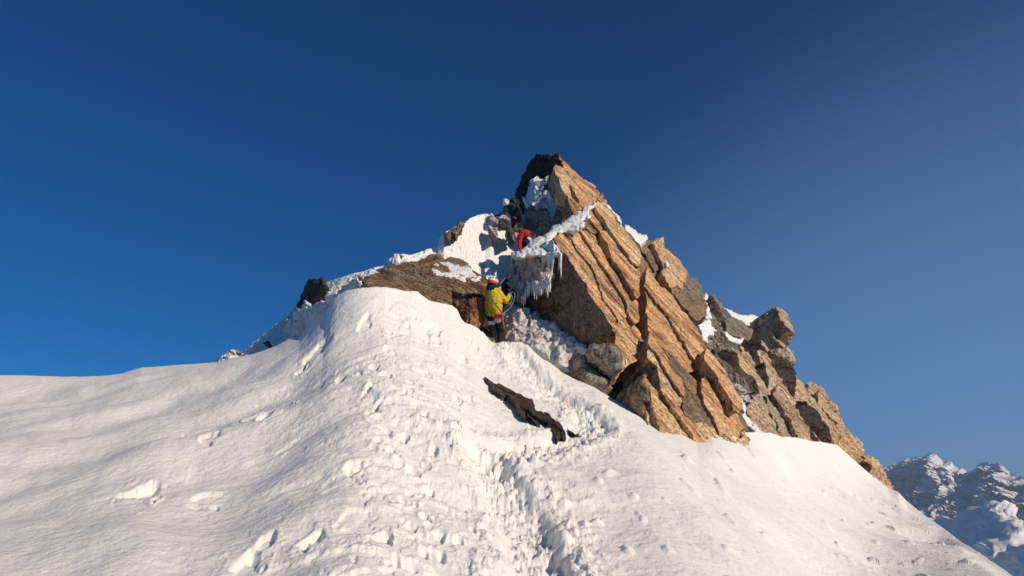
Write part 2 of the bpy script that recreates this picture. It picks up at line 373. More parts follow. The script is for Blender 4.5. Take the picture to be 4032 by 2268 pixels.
# upper snow: from behind the near cone to the skyline ridge and the bowl under the summit rocks
def upper_snow(name, crest, foot, nr, lab, disp=.10, bowl=None):
    a = crest_arrays(crest); b = crest_arrays(foot)
    u = np.linspace(a[0][0], a[0][-1], 620)
    Yc = np.interp(u, a[0], a[1]); tc = np.interp(u, a[0], a[2]); Yf = np.interp(u, b[0], b[1]); tf = np.interp(u, b[0], b[2])
    t = np.linspace(0, 1, nr)[None, :]
    Y = Yf[:, None] + (Yc - Yf)[:, None] * t; Zf = (Yf * tf)[:, None]; Zc = (Yc * tc)[:, None]
    sag = 0 if bowl is None else bowl(u)[:, None]
    Z = Zf + (Zc - Zf) * (t - sag * t * (1 - t) * 2)
    bd = np.array([.1, .3, .7, 1.5, 3, 6])[None, :]
    Y = np.concatenate([Y, Yc[:, None] + bd], 1); Z = np.concatenate([Z, Zc - .8 * bd], 1)
    U = np.repeat(u[:, None], Y.shape[1], 1); X = U * Y
    k = sstep(0, 1.2, np.abs(Yc[:, None] - Y)) * .85 + .15
    P = np.stack([X, Y, Z], -1).reshape(-1, 3)
    n = fbm3(P * .8, 4, 3).reshape(X.shape); n2 = fbm3(P * np.array([3, 3, 1.6]), 5, 8, .6).reshape(X.shape)
    Z = Z + (n * 3 * disp + n2 * disp * .9) * k
    Y = Y - np.abs(fbm3(P * 4.5, 4, 18, .6).reshape(X.shape)) * disp * .8
    me = mesh_np(name, np.stack([X, Y, Z], -1).reshape(-1, 3), grid_faces(*X.shape), True)
    o = link(name, me, M['snowfar']); tag(o, kind='structure', label=lab)
CR2 = [(835,1450,27),(851,1425,27),(880,1393,26.5),(905,1378,26),(920,1376,26),(945,1387,25.5),(965,1375,25),(1010,1340,24.5),(1050,1310,24),(1100,1270,23.5),(1150,1220,23),(1200,1165,22.5),(1290,1113,22),(1340,1090,21.5),(1400,1072,21.2),(1460,1058,21),(1520,1043,21),
 (1535,1018,21),(1560,1004,21),(1590,1003,21),(1620,1008,21.2),(1700,975,21.8),(1722,962,22),(1730,940,22),(1750,915,22),(1790,895,22.3),(1830,880,22.6),(1850,862,22.9),(1880,849,23.2),(1910,845,23.5),(1935,850,23.5),(1975,870,23.8),(2010,890,24),(2100,905,24.5),(2200,930,25)]
FT2 = [(700,1700,17),(851,1640,17),(1100,1560,16.5),(1300,1420,16),(1500,1330,16),(1700,1300,16),(1850,1290,16.6),(1950,1330,17.2),(2100,1350,17.6),(2300,1350,18)]
upper_snow('snow_ridge', CR2, FT2, 260, 'shaded and sunlit upper snow ridge with a bowl under the summit rocks', .085,
           lambda u: .95 * np.exp(-((u + .055) / .075) ** 2))

# ------------------------------------------------------------------ rock and ice blocks
def parse(s, o=(0, 0), k=1.0):
    return [(o[0] + float(a.split(',')[0]) * k, o[1] + float(a.split(',')[1]) * k) for a in s.split()]
Z1 = lambda s: parse(s, (1850, 560), .3106)
Z2 = lambda s: parse(s, (1800, 1000), .3106)
Z3 = lambda s: parse(s, (800, 800), .4658)
Z4 = lambda s: parse(s, (2100, 700), .3494)
Z5 = lambda s: parse(s, (2100, 1100), .483)
Z6 = lambda s: parse(s, (2600, 1100), .483)
Z7 = lambda s: parse(s, (3300, 1700), .392)
ZA = lambda s: parse(s, (1150, 1000), .3106)
ZB = lambda s: parse(s, (2250, 1350), .272)
ZC = lambda s: parse(s, (2700, 1150), .272)
ZD = lambda s: parse(s, (1960, 900), .3106)
ZE = lambda s: parse(s, (1850, 1450), .2415)

def plane_n(n, px, py, s, off=0.0):
    n = unit(n); k = n @ (ray(px, py) * s) + off
    return lambda x, y: k / (ray(x, y) @ n)
def plane_3(*a):
    a = np.array(a, float); A = np.stack([a[:, 0], a[:, 1], np.ones(len(a))], 1); c = np.linalg.lstsq(A, 1 / a[:, 2], rcond=None)[0]
    return lambda x, y: 1 / (c[0] * np.asarray(x) + c[1] * np.asarray(y) + c[2])
def BP(off=0.0): return plane_n(BN, 2173, 945, 18.0, off * .62)
EB = unit((-.35, .9, -.25))

def disp_rock(P, amp, strata):
    out = np.zeros_like(P)
    for k in range(3):
        out[:, k] = fbm3(P * 1.1, 2, 30 + 7 * k) * amp * (.45 if strata else .9) + fbm3(P * 5, 4, 60 + 7 * k, .6) * amp * .5
    if strata:
        q = np.stack([P @ DSL * .32, P @ BT * 2.3, P @ BN * 1.0], 1)
        h = fbm3(q, 5, 90, .55); st = np.floor(h * 4) / 4 + sstep(.0, .25, h * 4 - np.floor(h * 4)) / 4
        out += BN[None, :] * ((st * .8 + h * .4) * strata)[:, None]
        j = np.abs(fbm3(np.stack([P @ DSL * .22, P @ BT * 1.9, P @ BN * .5], 1), 3, 120)); out -= BN[None, :] * ((1 - sstep(0, .035, j)) * strata * .9)[:, None]
    return out
def disp_curtain(P, amp, strata):
    return disp_ice(P * np.array([1.6, 1.6, .3]), amp, strata)
def disp_ice(P, amp, strata):
    out = np.zeros_like(P)
    q = P * np.array([1, 1, .6])
    for k in range(3):
        out[:, k] = fbm3(q * 1.4, 2, 200 + 7 * k) * amp * .8 + fbm3(q * 4.5, 4, 230 + 7 * k, .6) * amp * .6
    b = np.abs(fbm3(q * 6, 3, 260)); out[:, 1] -= (.3 - b) * amp * .3; out += fbm3(q * 14, 3, 280)[:, None] * amp * .22
    return out

def block_geo(pts, depth, h=9, L=1.0, E=EB, bulge=0, bw=60, shrink=.8, jag=4.0, seed=0):
    p = np.array(pts, float)
    # resample the outline
    q = []
    for a, b in zip(p, np.roll(p, -1, 0)):
        n = max(1, int(round(np.hypot(*(b - a)) / h)))
        for t in range(n): q.append(a + (b - a) * t / n)
    q = np.array(q)
    q += np.stack([fbm2(q[:, 0] / 38, q[:, 1] / 38, 3, 5 + seed), fbm2(q[:, 0] / 38, q[:, 1] / 38, 3, 15 + seed)], 1) * jag
    # interior points
    x0, y0 = q.min(0); x1, y1 = q.max(0)
    gx, gy = np.meshgrid(np.arange(x0, x1, h), np.arange(y0, y1, h * .87)); gx[1::2] += h / 2
    g = np.stack([gx.ravel(), gy.ravel()], 1) + RNG.uniform(-.28, .28, (gx.size, 2)) * h
    a = q; b = np.roll(q, -1, 0); ins = np.zeros(len(g), bool); D = np.full(len(g), 1e9)
    for (ax, ay), (bx, by) in zip(a, b):
        c = (ay > g[:, 1]) != (by > g[:, 1])
        with np.errstate(divide='ignore', invalid='ignore'):
            ins ^= c & (g[:, 0] < (bx - ax) * (g[:, 1] - ay) / (by - ay + 1e-12) + ax)
        dx, dy = bx - ax, by - ay; t = np.clip(((g[:, 0] - ax) * dx + (g[:, 1] - ay) * dy) / (dx * dx + dy * dy + 1e-9), 0, 1)
        D = np.minimum(D, np.hypot(g[:, 0] - ax - t * dx, g[:, 1] - ay - t * dy))
    g = g[ins & (D > .55 * h)]
    allp = np.concatenate([q, g]); n = len(q)
    vv, ee, ff, *_ = delaunay_2d_cdt([Vector(v) for v in allp], [], [list(range(n))], 1, 1e-4)
    v2 = np.array([(v.x, v.y) for v in vv]); F = []
    for f in ff:
        if len(f) == 3: F.append(tuple(f))
        else:
            for k in range(1, len(f) - 1): F.append((f[0], f[k], f[k + 1]))
    F = np.array(F)
    s = depth(v2[:, 0], v2[:, 1])
    # boundary edges
    from collections import Counter
    ed = {}
    for f in F:
        for k in range(3):
            e = (f[k], f[(k + 1) % 3]); r = (e[1], e[0])
            if r in ed: del ed[r]
            else: ed[e] = 1
    bverts = sorted({i for e in ed for i in e})
    if bulge:
        bq = v2[bverts]; dist = np.full(len(v2), 1e9)
        for (cx, cy) in bq: dist = np.minimum(dist, np.hypot(v2[:, 0] - cx, v2[:, 1] - cy))
        dist[bverts] = 0
        t = np.clip(dist / bw, 0, 1); s = s - bulge * np.sqrt(1 - (1 - t) ** 2)
    P = W(v2[:, 0], v2[:, 1], s)
    sm = float(np.median(s)); step = h * sm / FPX
    K = int(np.clip(round(L / (step * 1.6)), 2, 26)); cen = P[bverts].mean(0)
    idx = {b_: k for k, b_ in enumerate(bverts)}; rows = [np.array(bverts)]; V = [P]; off = len(P)
    for r in range(1, K + 1):
        t = (r / K) ** 1.15; Q = P[bverts] + E * L * t; cc = cen + E * L * t
        Q = cc + (Q - cc) * (1 - (1 - shrink) * t); V.append(Q); rows.append(np.arange(off, off + len(bverts))); off += len(bverts)
    V.append((cen + E * L)[None]); ci = off
    tris = [F]; A = np.array([[idx[e[0]], idx[e[1]]] for e in ed])
    for r in range(K):
        a0, a1 = rows[r][A[:, 0]], rows[r][A[:, 1]]; b0, b1 = rows[r + 1][A[:, 0]], rows[r + 1][A[:, 1]]
        tris.append(np.stack([a1, a0, b0], 1)); tris.append(np.stack([a1, b0, b1], 1))
    tris.append(np.stack([rows[K][A[:, 1]], rows[K][A[:, 0]], np.full(len(A), ci)], 1))
    V = np.concatenate(V); T = np.concatenate(tris)
    # outward orientation: the front must face the camera
    f = F[:200]; nn = np.cross(P[f[:, 1]] - P[f[:, 0]], P[f[:, 2]] - P[f[:, 0]]); 
    if (nn * P[f[:, 0]]).sum() > 0: T = T[:, ::-1]
    return V, T
def block(name, pts, depth, mat, h=9, L=1.0, E=EB, bulge=0, bw=60, shrink=.8, jag=3.0, amp=.05, strata=.05, parent=None, smooth=False, disp=disp_rock, seed=0, base=None):
    if name in ('rock_slab', 'rock_block', 'rock_core'):      # feet go down into the snow
        pts = [(x, y + 50 * float(sstep(-28, 6, y - np.interp(x, CRX, CRY)))) for x, y in pts]
    V, T = block_geo(pts, depth, h, L, np.asarray(E), bulge, bw, shrink, jag, seed)
    V = V + disp(V, amp, strata)
    me = mesh_np(name, V, T.copy(), smooth)
    if parent is None and base is None: base = tuple(float(x) for x in (V[:, 0].mean(), V[:, 1].mean(), V[:, 2].min()))
    return link(name, me, M[mat] if isinstance(mat, str) else mat, parent, base)

# ---- main buttress
bt = empty('rock_buttress', tuple(W(2500., 1500., 16.)))
tag(bt, 'large orange slabbed rock buttress with a dark overhanging left side', 'rock face')
def sl(pts, off, mat='orange', L=.9, strata=.028, amp=.026, h=8, **k):
    return block('rock_slab', pts, BP(off), mat, h=h, L=L, strata=strata, amp=amp, parent=bt, **k)
# the body behind all slabs
core = Z4("225,700 330,640 500,620 640,360 720,280 850,320 1000,540 1200,860 1330,760 1480,1100 1620,1370 1720,1500") + Z5("1130,100 1410,560 1500,700 1650,1000 1800,1240 1850,1400 1300,1500 1000,1400 900,1100 800,950 930,700 900,480 680,480 640,400 560,260 480,160 390,0")
block('rock_core', core, BP(-.45), 'brown', h=14, L=3.2, E=EB, amp=.05, strata=.04, parent=bt, shrink=.9)
sl(Z4("215,690 330,612 372,632 440,700 500,830 640,985 720,1165 835,1448") + Z5("500,190 570,290 640,370 700,480 690,470 660,400 580,290 500,190 470,140") [0:0] + Z5("500,180 580,300 650,400 660,440 580,300 500,200") [0:0] + Z4("720,1448 660,1350 590,1200 500,1090 440,980 370,870 290,800"), 0.0, L=3.4, shrink=1.0)
# lower nose of the first slab (orange front of the big overhang block)
sl(Z5("385,-10 470,20 560,130 640,250 700,350 760,320 860,420 905,490 915,525 880,600 860,650 760,710 690,790 660,850 690,760 740,640 700,560 672,520 668,440 600,350 570,270 500,190"), .02, L=2.2)
sl(Z4("372,632 450,600 510,600 560,680 700,880 770,980 860,1120 930,1230 1040,1430") + Z5("780,300 700,350 640,250 560,140") + Z4("835,1448 720,1165 640,985 500,830 440,700"), .10, L=1.2)
sl(Z4("530,590 600,580 690,660 760,780 790,860 870,970 960,1070 1060,1240 1180,1420") + Z5("860,350 830,370 780,300") + Z4("1040,1400 930,1230 865,1100 770,970 700,870 575,680"), .24, 'orange', L=1.0)
sl(Z4("740,590 800,590 840,600 900,650 1000,810 1100,940 1200,1025 1195,1180 1205,1330 1170,1370 1060,1170 960,1000 880,895 855,800 790,690"), .50, L=1.0)
sl(Z4("640,335 700,400 810,560 800,590 740,585 690,540 640,450 615,390"), .42, L=.9)
sl(Z4("565,480 600,455 640,460 640,520 610,570 575,570"), .25, 'brown', L=.9)
sl(Z4("610,500 690,545 735,590 700,640 640,610 600,570"), .30, 'brown', L=.8)
sl(Z4("720,260 850,305 940,420 1000,530 1110,690 1180,790 1215,870 1205,1000 1175,990 1090,910 1000,790 900,630 830,545 790,470 715,370 690,320"), .68, 'orange_pale', L=1.6)
# right of the deep crack
sl(Z5("900,60 940,110 1000,200 1090,290 1150,400 1230,530 1290,640 1370,730 1330,745 1260,760 1200,780 1110,650 1060,560 1000,480 940,430 930,330 915,280 925,180"), .38, L=1.4)
sl(Z5("925,-110 960,-60 1040,60 1130,130 1180,210 1240,280 1310,370 1380,470 1412,550 1390,600 1370,720 1290,620 1230,510 1150,390 1090,280 1000,180 930,80 905,40"), .52, 'orange', L=1.4)
sl(Z5("925,530 1000,610 1080,750 1130,830 1210,940 1230,1010 1200,1030 1120,1000 1060,930 1030,840 1000,700 930,640"), .42, 'orange_pale', L=1.3)
sl(Z5("945,435 1000,485 1060,570 1120,680 1200,800 1240,900 1243,940 1220,945 1150,845 1080,735 1000,600 930,515"), .55, L=1.1)
sl(Z5("1090,560 1200,700 1300,800 1340,850 1330,960 1260,1010 1240,1000 1230,930 1200,800 1120,680"), .40, 'brown', L=1.1, amp=.06)
sl(Z5("1405,555 1480,640 1560,760 1640,870 1695,980 1700,1060 1665,1092 1640,1060 1590,960 1545,870 1490,790 1420,690 1388,630"), .95, L=.9)
sl(Z5("1370,810 1420,785 1455,780 1540,870 1590,980 1660,1100 1725,1200 1650,1245 1540,1252 1480,1130 1400,1000 1365,900"), .60, L=1.3)
sl(Z5("1230,960 1330,930 1400,1000 1480,1130 1540,1250 1450,1230 1380,1210 1300,1160 1210,1050"), .48, 'brown', L=1.2, amp=.07)
sl(ZB("1045,450 1090,520 1180,640 1290,760 1400,840 1480,960 1600,1080 1700,1180 1790,1330 1850,1420 1780,1480 1650,1380 1500,1230 1350,1080 1250,960 1150,820 1080,660 1040,560"), .55, 'orange_pale', L=1.2)
sl(ZB("1100,640 1200,800 1300,950 1380,1080 1500,1240 1620,1350 1720,1440 1600,1450 1400,1300 1300,1180 1200,1000 1130,840"), .62, L=1.0)
sl(ZB("1290,700 1420,780 1560,900 1620,1030 1760,1180 1900,1330 1960,1400 1850,1430 1740,1300 1620,1150 1480,980 1380,860"), .70, L=1.0)
sl(ZB("1620,1030 1700,1090 1760,1150 1880,1160 2060,1230 2180,1300 2190,1360 2020,1400 1960,1420 1880,1330 1760,1190"), .66, 'orange_pale', L=.9)
sl(ZB("1060,860 1120,880 1180,960 1290,1100 1330,1180 1240,1230 1130,1150 1080,1000"), .40, 'orange_pale', L=1.0)
sl(ZB("2190,1300 2260,1240 2330,1260 2420,1290 2500,1230 2560,1290 2600,1370 2400,1420 2230,1400"), .7, 'orange_pale', L=.7, amp=.08)
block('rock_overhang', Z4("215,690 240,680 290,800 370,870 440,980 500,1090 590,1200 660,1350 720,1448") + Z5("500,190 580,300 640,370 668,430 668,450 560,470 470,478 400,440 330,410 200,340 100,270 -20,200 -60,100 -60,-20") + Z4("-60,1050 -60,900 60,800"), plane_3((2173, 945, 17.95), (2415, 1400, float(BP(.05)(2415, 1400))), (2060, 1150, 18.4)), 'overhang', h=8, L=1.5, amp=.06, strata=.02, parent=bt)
# shaded masses under the nose
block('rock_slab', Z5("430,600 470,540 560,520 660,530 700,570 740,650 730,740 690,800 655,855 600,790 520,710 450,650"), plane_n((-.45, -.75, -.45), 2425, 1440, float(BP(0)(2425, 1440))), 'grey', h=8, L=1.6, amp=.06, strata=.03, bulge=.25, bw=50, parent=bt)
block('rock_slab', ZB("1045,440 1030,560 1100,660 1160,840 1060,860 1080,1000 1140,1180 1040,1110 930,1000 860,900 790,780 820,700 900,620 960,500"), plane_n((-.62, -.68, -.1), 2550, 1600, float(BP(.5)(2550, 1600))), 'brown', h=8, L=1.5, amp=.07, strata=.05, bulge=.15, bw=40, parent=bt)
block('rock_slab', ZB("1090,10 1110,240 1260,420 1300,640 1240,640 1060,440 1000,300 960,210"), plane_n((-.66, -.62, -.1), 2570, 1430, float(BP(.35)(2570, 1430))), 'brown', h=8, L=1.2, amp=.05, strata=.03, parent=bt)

# ---- the tower behind on the right skyline
tw = empty('rock_tower', tuple(W(2650., 1200., 23.)))
tag(tw, 'rounded brown and orange rock block on the skyline right of the main buttress', 'rock')
TP = lambda off=0.: plane_n(BN, 2173, 945, 18.0, -.35 + off)
def tb(pts, off, mat, **k):
    a = dict(h=9, L=1.5, amp=.07, strata=.05, parent=tw); a.update(k); return block('rock_block', pts, TP(off), mat, **a)
tb(Z4("1190,790 1240,730 1310,690 1390,688 1440,700 1500,960 1500,1050 1420,1045 1370,1035 1300,940 1240,870"), .15, 'brown', L=1.8)
tb(Z4("1375,695 1410,688 1465,690 1500,765 1560,860 1660,960 1740,1070 1700,1180 1650,1340 1640,1400 1540,1270 1480,1140 1440,1050 1470,1010 1400,850 1335,745"), .35, 'orange_pale', L=2.2)
tb(Z4("1740,1070 1760,1113 1850,1148 1890,1220 1925,1290 1935,1350 1945,1448") + Z5("1400,330 1320,350 1260,290 1190,200 1130,130 1190,60"), .30, 'banded', L=2.0)
tb(Z5("1180,60 1290,170 1260,260 1190,190 1100,60"), .5, 'brown', L=1.2)
tb(Z5("1290,180 1390,150 1400,320 1330,345 1260,270"), .5, 'brown', L=1.2)

# ---- right outcrop
rp = empty('rock_outcrop', tuple(W(3050., 1600., 24.)))
tag(rp, 'jagged grey and tan rock outcrop with a beaked top, far right of the buttress', 'rock face')
RPL = lambda off=0.: plane_n(BN, 2173, 945, 18.0, -1.9 + off)
def rb(pts, off, mat='tan', **k):
    a = dict(h=9, L=2.0, amp=.09, strata=.06, parent=rp); a.update(k); return block('rock_block', pts, RPL(off), mat, **a)
SH = lambda *a: plane_3(*a)
rb(Z6("430,480 560,500 740,400 870,400 1030,560 1090,740 1120,800 1200,900 1340,1100 1420,1240 1500,1400 1420,1450 1200,1450 900,1350 780,1200 700,1030 560,830 430,620 380,540"), -.9, 'greytan_haze', h=13, L=3)
def shade(pts, off, tilt, mat='greytan_haze', **k):
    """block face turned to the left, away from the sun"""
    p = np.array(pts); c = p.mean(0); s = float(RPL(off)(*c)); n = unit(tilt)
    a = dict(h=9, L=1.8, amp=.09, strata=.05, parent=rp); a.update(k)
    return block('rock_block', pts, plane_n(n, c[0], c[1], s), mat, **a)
LEFT = (-.72, -.62, .0)
shade(ZC("1040,380 1150,300 1330,205 1400,260 1480,330 1540,480 1590,600 1530,690 1480,770 1410,720 1330,620 1180,500 1100,440"), .2, (-.2, -.75, -.25), 'greytan_haze', bulge=.6, bw=60, L=2.5)
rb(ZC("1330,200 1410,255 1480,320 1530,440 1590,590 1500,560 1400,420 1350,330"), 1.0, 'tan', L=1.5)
shade(ZC("975,520 1130,470 1220,560 1320,780 1420,830 1330,900 1180,870 1100,700 970,650"), .1, LEFT, 'greytan_haze', L=2)
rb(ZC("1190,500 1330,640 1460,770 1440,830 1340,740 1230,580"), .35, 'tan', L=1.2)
shade(ZC("1180,860 1330,830 1420,830 1470,770 1560,850 1600,960 1590,1040 1560,1070 1450,1080 1300,1020"), .2, (.1, -.8, -.3), 'greytan_haze', bulge=.5, bw=50, L=2)
shade(ZC("1180,880 1320,1040 1560,1080 1620,1180 1600,1400 1560,1440 1400,1300 1290,1100"), .0, LEFT, 'greytan_haze', L=2)
shade(ZC("770,740 890,690 1090,680 1130,780 1040,830 900,850"), .1, LEFT, 'greytan_haze', L=1.6)
rb(ZC("1095,690 1150,740 1225,830 1180,870 1120,770"), .45, 'greytan_haze', L=1.2)
shade(ZC("880,860 1030,825 1100,1000 1190,1260 1130,1240 1040,1180 960,960"), .0, LEFT, 'greytan_haze', L=2)
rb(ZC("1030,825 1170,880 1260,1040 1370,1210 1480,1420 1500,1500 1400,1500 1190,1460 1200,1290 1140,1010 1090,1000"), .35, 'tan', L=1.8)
shade(ZC("440,900 600,800 700,860 770,1000 1040,1370 980,1440 900,1330 760,1180 560,1020"), .1, LEFT, 'greytan_haze', L=1.8)
rb(ZC("695,745 760,800 860,980 960,1080 1030,1180 1040,1370 900,1180 780,1020 740,880"), .5, 'orange_pale', L=1.4)
rb(ZC("770,745 860,830 960,950 1030,1130 1010,1170 930,1080 830,930"), .42, 'tan', L=1.2)
rb(ZC("1040,1190 1130,1290 1200,1420 1220,1500 1080,1500 1040,1400"), .4, 'tan', L=1.2)
rb(Z6("800,880 860,930 930,940 1000,1060 1080,1210 1120,1310 1050,1290 990,1290 950,1180 880,1060 860,980"), .35, 'greytan_haze', L=1.6)
rb(Z6("920,930 1000,1050 1090,1190 1160,1290 1230,1325 1240,1290 1200,1200 1130,1080 1100,990 1020,900 960,850"), .55, 'tan', L=1.6)
rb(Z6("700,1040 760,980 860,1080 950,1180 985,1280 890,1260 800,1210 740,1130"), .6, 'tan', L=1.4)
rb(Z6("730,950 790,930 860,1010 900,1090 860,1090 760,990"), .45, 'greytan_haze', L=1.2)
shade(ZC("380,830 460,900 560,1010 740,1180 900,1330 980,1440 900,1470 760,1380 600,1240 520,1090"), .5, (-.1, -.75, -.1), 'greyrime', L=1.6)
shade(Z6("550,820 640,860 740,960 750,1010 700,1040 640,960"), .4, (.1, -.7, .5), 'greyrime', L=1.3)
shade(ZC("310,640 420,580 510,570 620,680 560,740 450,760 320,800"), .3, (-.1, -.8, .3), 'greyrime', L=1.4)
shade(ZC("320,790 480,740 660,700 760,740 720,860 600,800 470,850 400,900"), .35, (-.2, -.8, .2), 'greyrime', L=1.4)
rb(ZC("350,50 420,40 460,90 530,210 600,340 560,430 500,500 450,420 330,400 320,130"), .0, 'banded', L=1.8)
shade(ZC("350,50 400,45 450,180 560,400 480,480 380,400 320,130"), .25, LEFT, 'greytan_haze', L=1.4)
rb(ZC("540,420 640,350 790,400 870,470 940,530 975,560 965,680 870,705 740,650 600,590"), .1, 'banded', L=1.8)
rb(ZC("330,430 420,410 520,500 550,590 460,560 350,500"), .2, 'banded', L=1.3)
# far right ribs down to the snow
rb(Z6("1105,780 1180,860 1260,1000 1340,1090 1400,1180 1430,1350 1330,1320 1210,1190 1130,1060 1090,960 1110,880"), .1, 'tan', L=2)
shade(Z6("1110,1000 1180,990 1280,1060 1340,1150 1400,1280 1420,1370 1330,1350 1240,1280 1180,1150"), .35, LEFT, 'greytan_haze', L=1.6)
rr = empty('rock_rib', tuple(W(3400., 1800., 27.)))
tag(rr, 'tan rock rib running down to the lower right above the snow edge', 'rock face')
def rq(pts, off, mat='tan', **k):
    a = dict(h=9, L=2.4, amp=.12, strata=.08, parent=rr); a.update(k); return block('rock_block', pts, plane_n(BN, 2173, 945, 18.0, -2.5 + off), mat, **a)
rq(Z6("1190,840 1230,833 1300,868 1370,945 1440,1050 1490,1160 1550,1260 1620,1310 1655,1350 1660,1430") + Z7("240,170 255,235 300,245 360,260 430,340 500,450 570,580 610,620 560,640 430,560 300,470 150,330 40,230 -60,130") + Z6("1400,1330 1380,1200 1300,1080 1230,960"), 0)
rq(Z6("1290,900 1370,980 1420,1060 1470,1150 1440,1170 1360,1120 1280,1000"), .3, 'tan', L=1)
rq(Z7("60,60 160,110 240,200 250,240 180,260 90,180"), .3, 'orange_pale', L=1)
rq(Z7("250,240 360,265 430,350 490,450 570,590 500,560 380,450 300,330"), .35, 'orange_pale', L=1)
rq(Z6("1360,1130 1440,1180 1530,1290 1640,1400 1650,1480 1540,1470 1440,1360"), .35, 'orange_pale', L=1)

# ---- summit rock
sm = empty('summit_rock', tuple(W(2180., 850., 25.)))
tag(sm, 'pointed summit rock with a dark left face and a sunlit orange right flank', 'rock')
SP = lambda off=0.: plane_n(BN, 2173, 945, 18.0, -.1 + off)
def sb(pts, off, mat='orange', **k):
    a = dict(h=7, L=1.1, amp=.05, strata=.05, parent=sm); a.update(k); return block('rock_slab', pts, SP(off), mat, **a)
dark_face = plane_3((2030, 760, 27.6), (2220, 700, 25.2), (2150, 880, 25.4))
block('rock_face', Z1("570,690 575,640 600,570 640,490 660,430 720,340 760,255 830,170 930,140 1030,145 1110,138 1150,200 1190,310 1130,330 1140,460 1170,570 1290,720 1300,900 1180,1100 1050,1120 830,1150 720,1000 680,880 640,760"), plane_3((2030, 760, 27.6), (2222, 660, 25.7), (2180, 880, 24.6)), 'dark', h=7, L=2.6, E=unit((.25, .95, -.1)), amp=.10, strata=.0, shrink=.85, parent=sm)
sb(Z1("1113,133 1190,215 1250,270 1300,325 1400,420 1480,495 1560,545 1620,610 1600,700 1610,740 1500,800 1430,835 1400,780 1340,650 1280,560 1275,465 1190,330 1185,300 1160,220"), .0)
sb(Z1("1062,305 1130,320 1200,385 1280,470 1270,560 1290,640 1350,740 1430,840 1400,830 1340,745 1290,715 1170,575 1130,460 1080,380"), .18, 'orange_pale', L=.8)
sb(Z1("1300,325 1400,420 1480,480 1560,540 1640,640 1700,715 1755,800 1690,800 1610,735 1560,620 1430,470"), -.12, 'orange_pale', amp=.09)
sb(Z1("1240,713 1350,742 1420,840 1320,920 1270,860"), .25, 'orange', L=.6)

# ---- grey boulders stacked under the summit
GB = plane_3((2050, 900, 23.4), (2250, 880, 22.6), (2120, 960, 22.6))
def gb(lab, pts, mat='grey', off=0.0, **k):
    a = dict(h=5, L=.9, bulge=.07, bw=10, amp=.09, strata=.05, jag=5, shrink=.7, E=unit((0, 1, -.1))); a.update(k)
    o = block('boulder', pts, (lambda x, y: GB(x, y) - off), mat, **a); tag(o, lab, 'boulder', 'grey boulders wedged below the summit rock'); return o
gb('pale grey wedge shaped boulder beside the dark climber, left of the boulder pile', Z1("655,1000 720,890 800,785 830,830 855,890 860,1050 830,1120 760,1100 700,1120 665,1070"))
gb('broad mottled grey boulder in the middle of the pile below the snow streak', Z1("870,850 950,815 1000,890 1050,1060 1000,1150 900,1200 830,1180 825,1130 860,1050 855,900"))
gb('dark brown boulder at the right of the pile just above the snow ledge', Z1("1090,960 1120,850 1180,760 1245,735 1270,850 1305,915 1230,1000 1130,1060 1080,1040"), 'brown', .3)
gb('small rounded grey boulder between the red climber and the dark climber', Z1("560,1060 620,1000 680,975 700,1090 690,1120 600,1130 565,1100"), 'grey', .3)
gb('low brown boulder under the snow tongue beside the ledge', Z1("1000,1090 1090,1050 1180,1040 1120,1120 1000,1180"), 'brown', .2)
US = plane_3((1930, 860, 23.2), (2020, 860, 23.4), (1960, 940, 22.3))
def ub(lab, pts, mat='greyrime', off=0.1, P=US, **k):
    a = dict(h=4, L=.6, bulge=.12, bw=18, amp=.08, strata=.04, jag=5, shrink=.6, E=unit((0, 1, -.2))); a.update(k)
    o = block('rock', pts, (lambda x, y: P(x, y) - off), mat, **a); tag(o, lab, 'rock', 'rocks poking out of the upper snow'); return o
ub('dark square rock on the snow crest under the dark climber\'s axe', Z1("250,908 262,905 310,960 360,990 340,1030 290,1035 245,985"), off=.10)
ub('flat dark rock on the crest at the dark climber\'s elbow', Z1("355,935 400,925 450,925 510,975 500,990 470,1005 430,995 370,985"), off=.10)
ub('triangular fractured rock in the snow below the axe', Z1("213,1072 250,1068 290,1078 365,1085 350,1140 355,1225 330,1215 290,1170 240,1130"), off=.14)
ub('dark upright rock in the snow just left of the red climber', Z1("440,1070 480,1060 525,1072 545,1120 560,1220 530,1225 490,1195 455,1110"), 'black', off=.14)
RJ = plane_3((1750, 930, 21.8), (1830, 880, 22.2), (1780, 960, 21.5))
ub('jagged brown rock crest on the snow at the left end of the sunlit bowl wall', ZA("1900,-60 1920,-80 1960,-120 1990,-125 2010,-180 2060,-250 2110,-240 2140,-190 2080,-170 2040,-150 2050,-100 2010,-110 1970,-60 1960,-20 1920,-30") if False else Z3("2030,270 2050,250 2080,240 2100,210 2130,200 2160,165 2200,165 2205,190 2170,210 2150,235 2140,280 2120,250 2100,240 2080,280 2070,330 2040,290"), 'lichen', off=.25, P=RJ, bulge=.1)

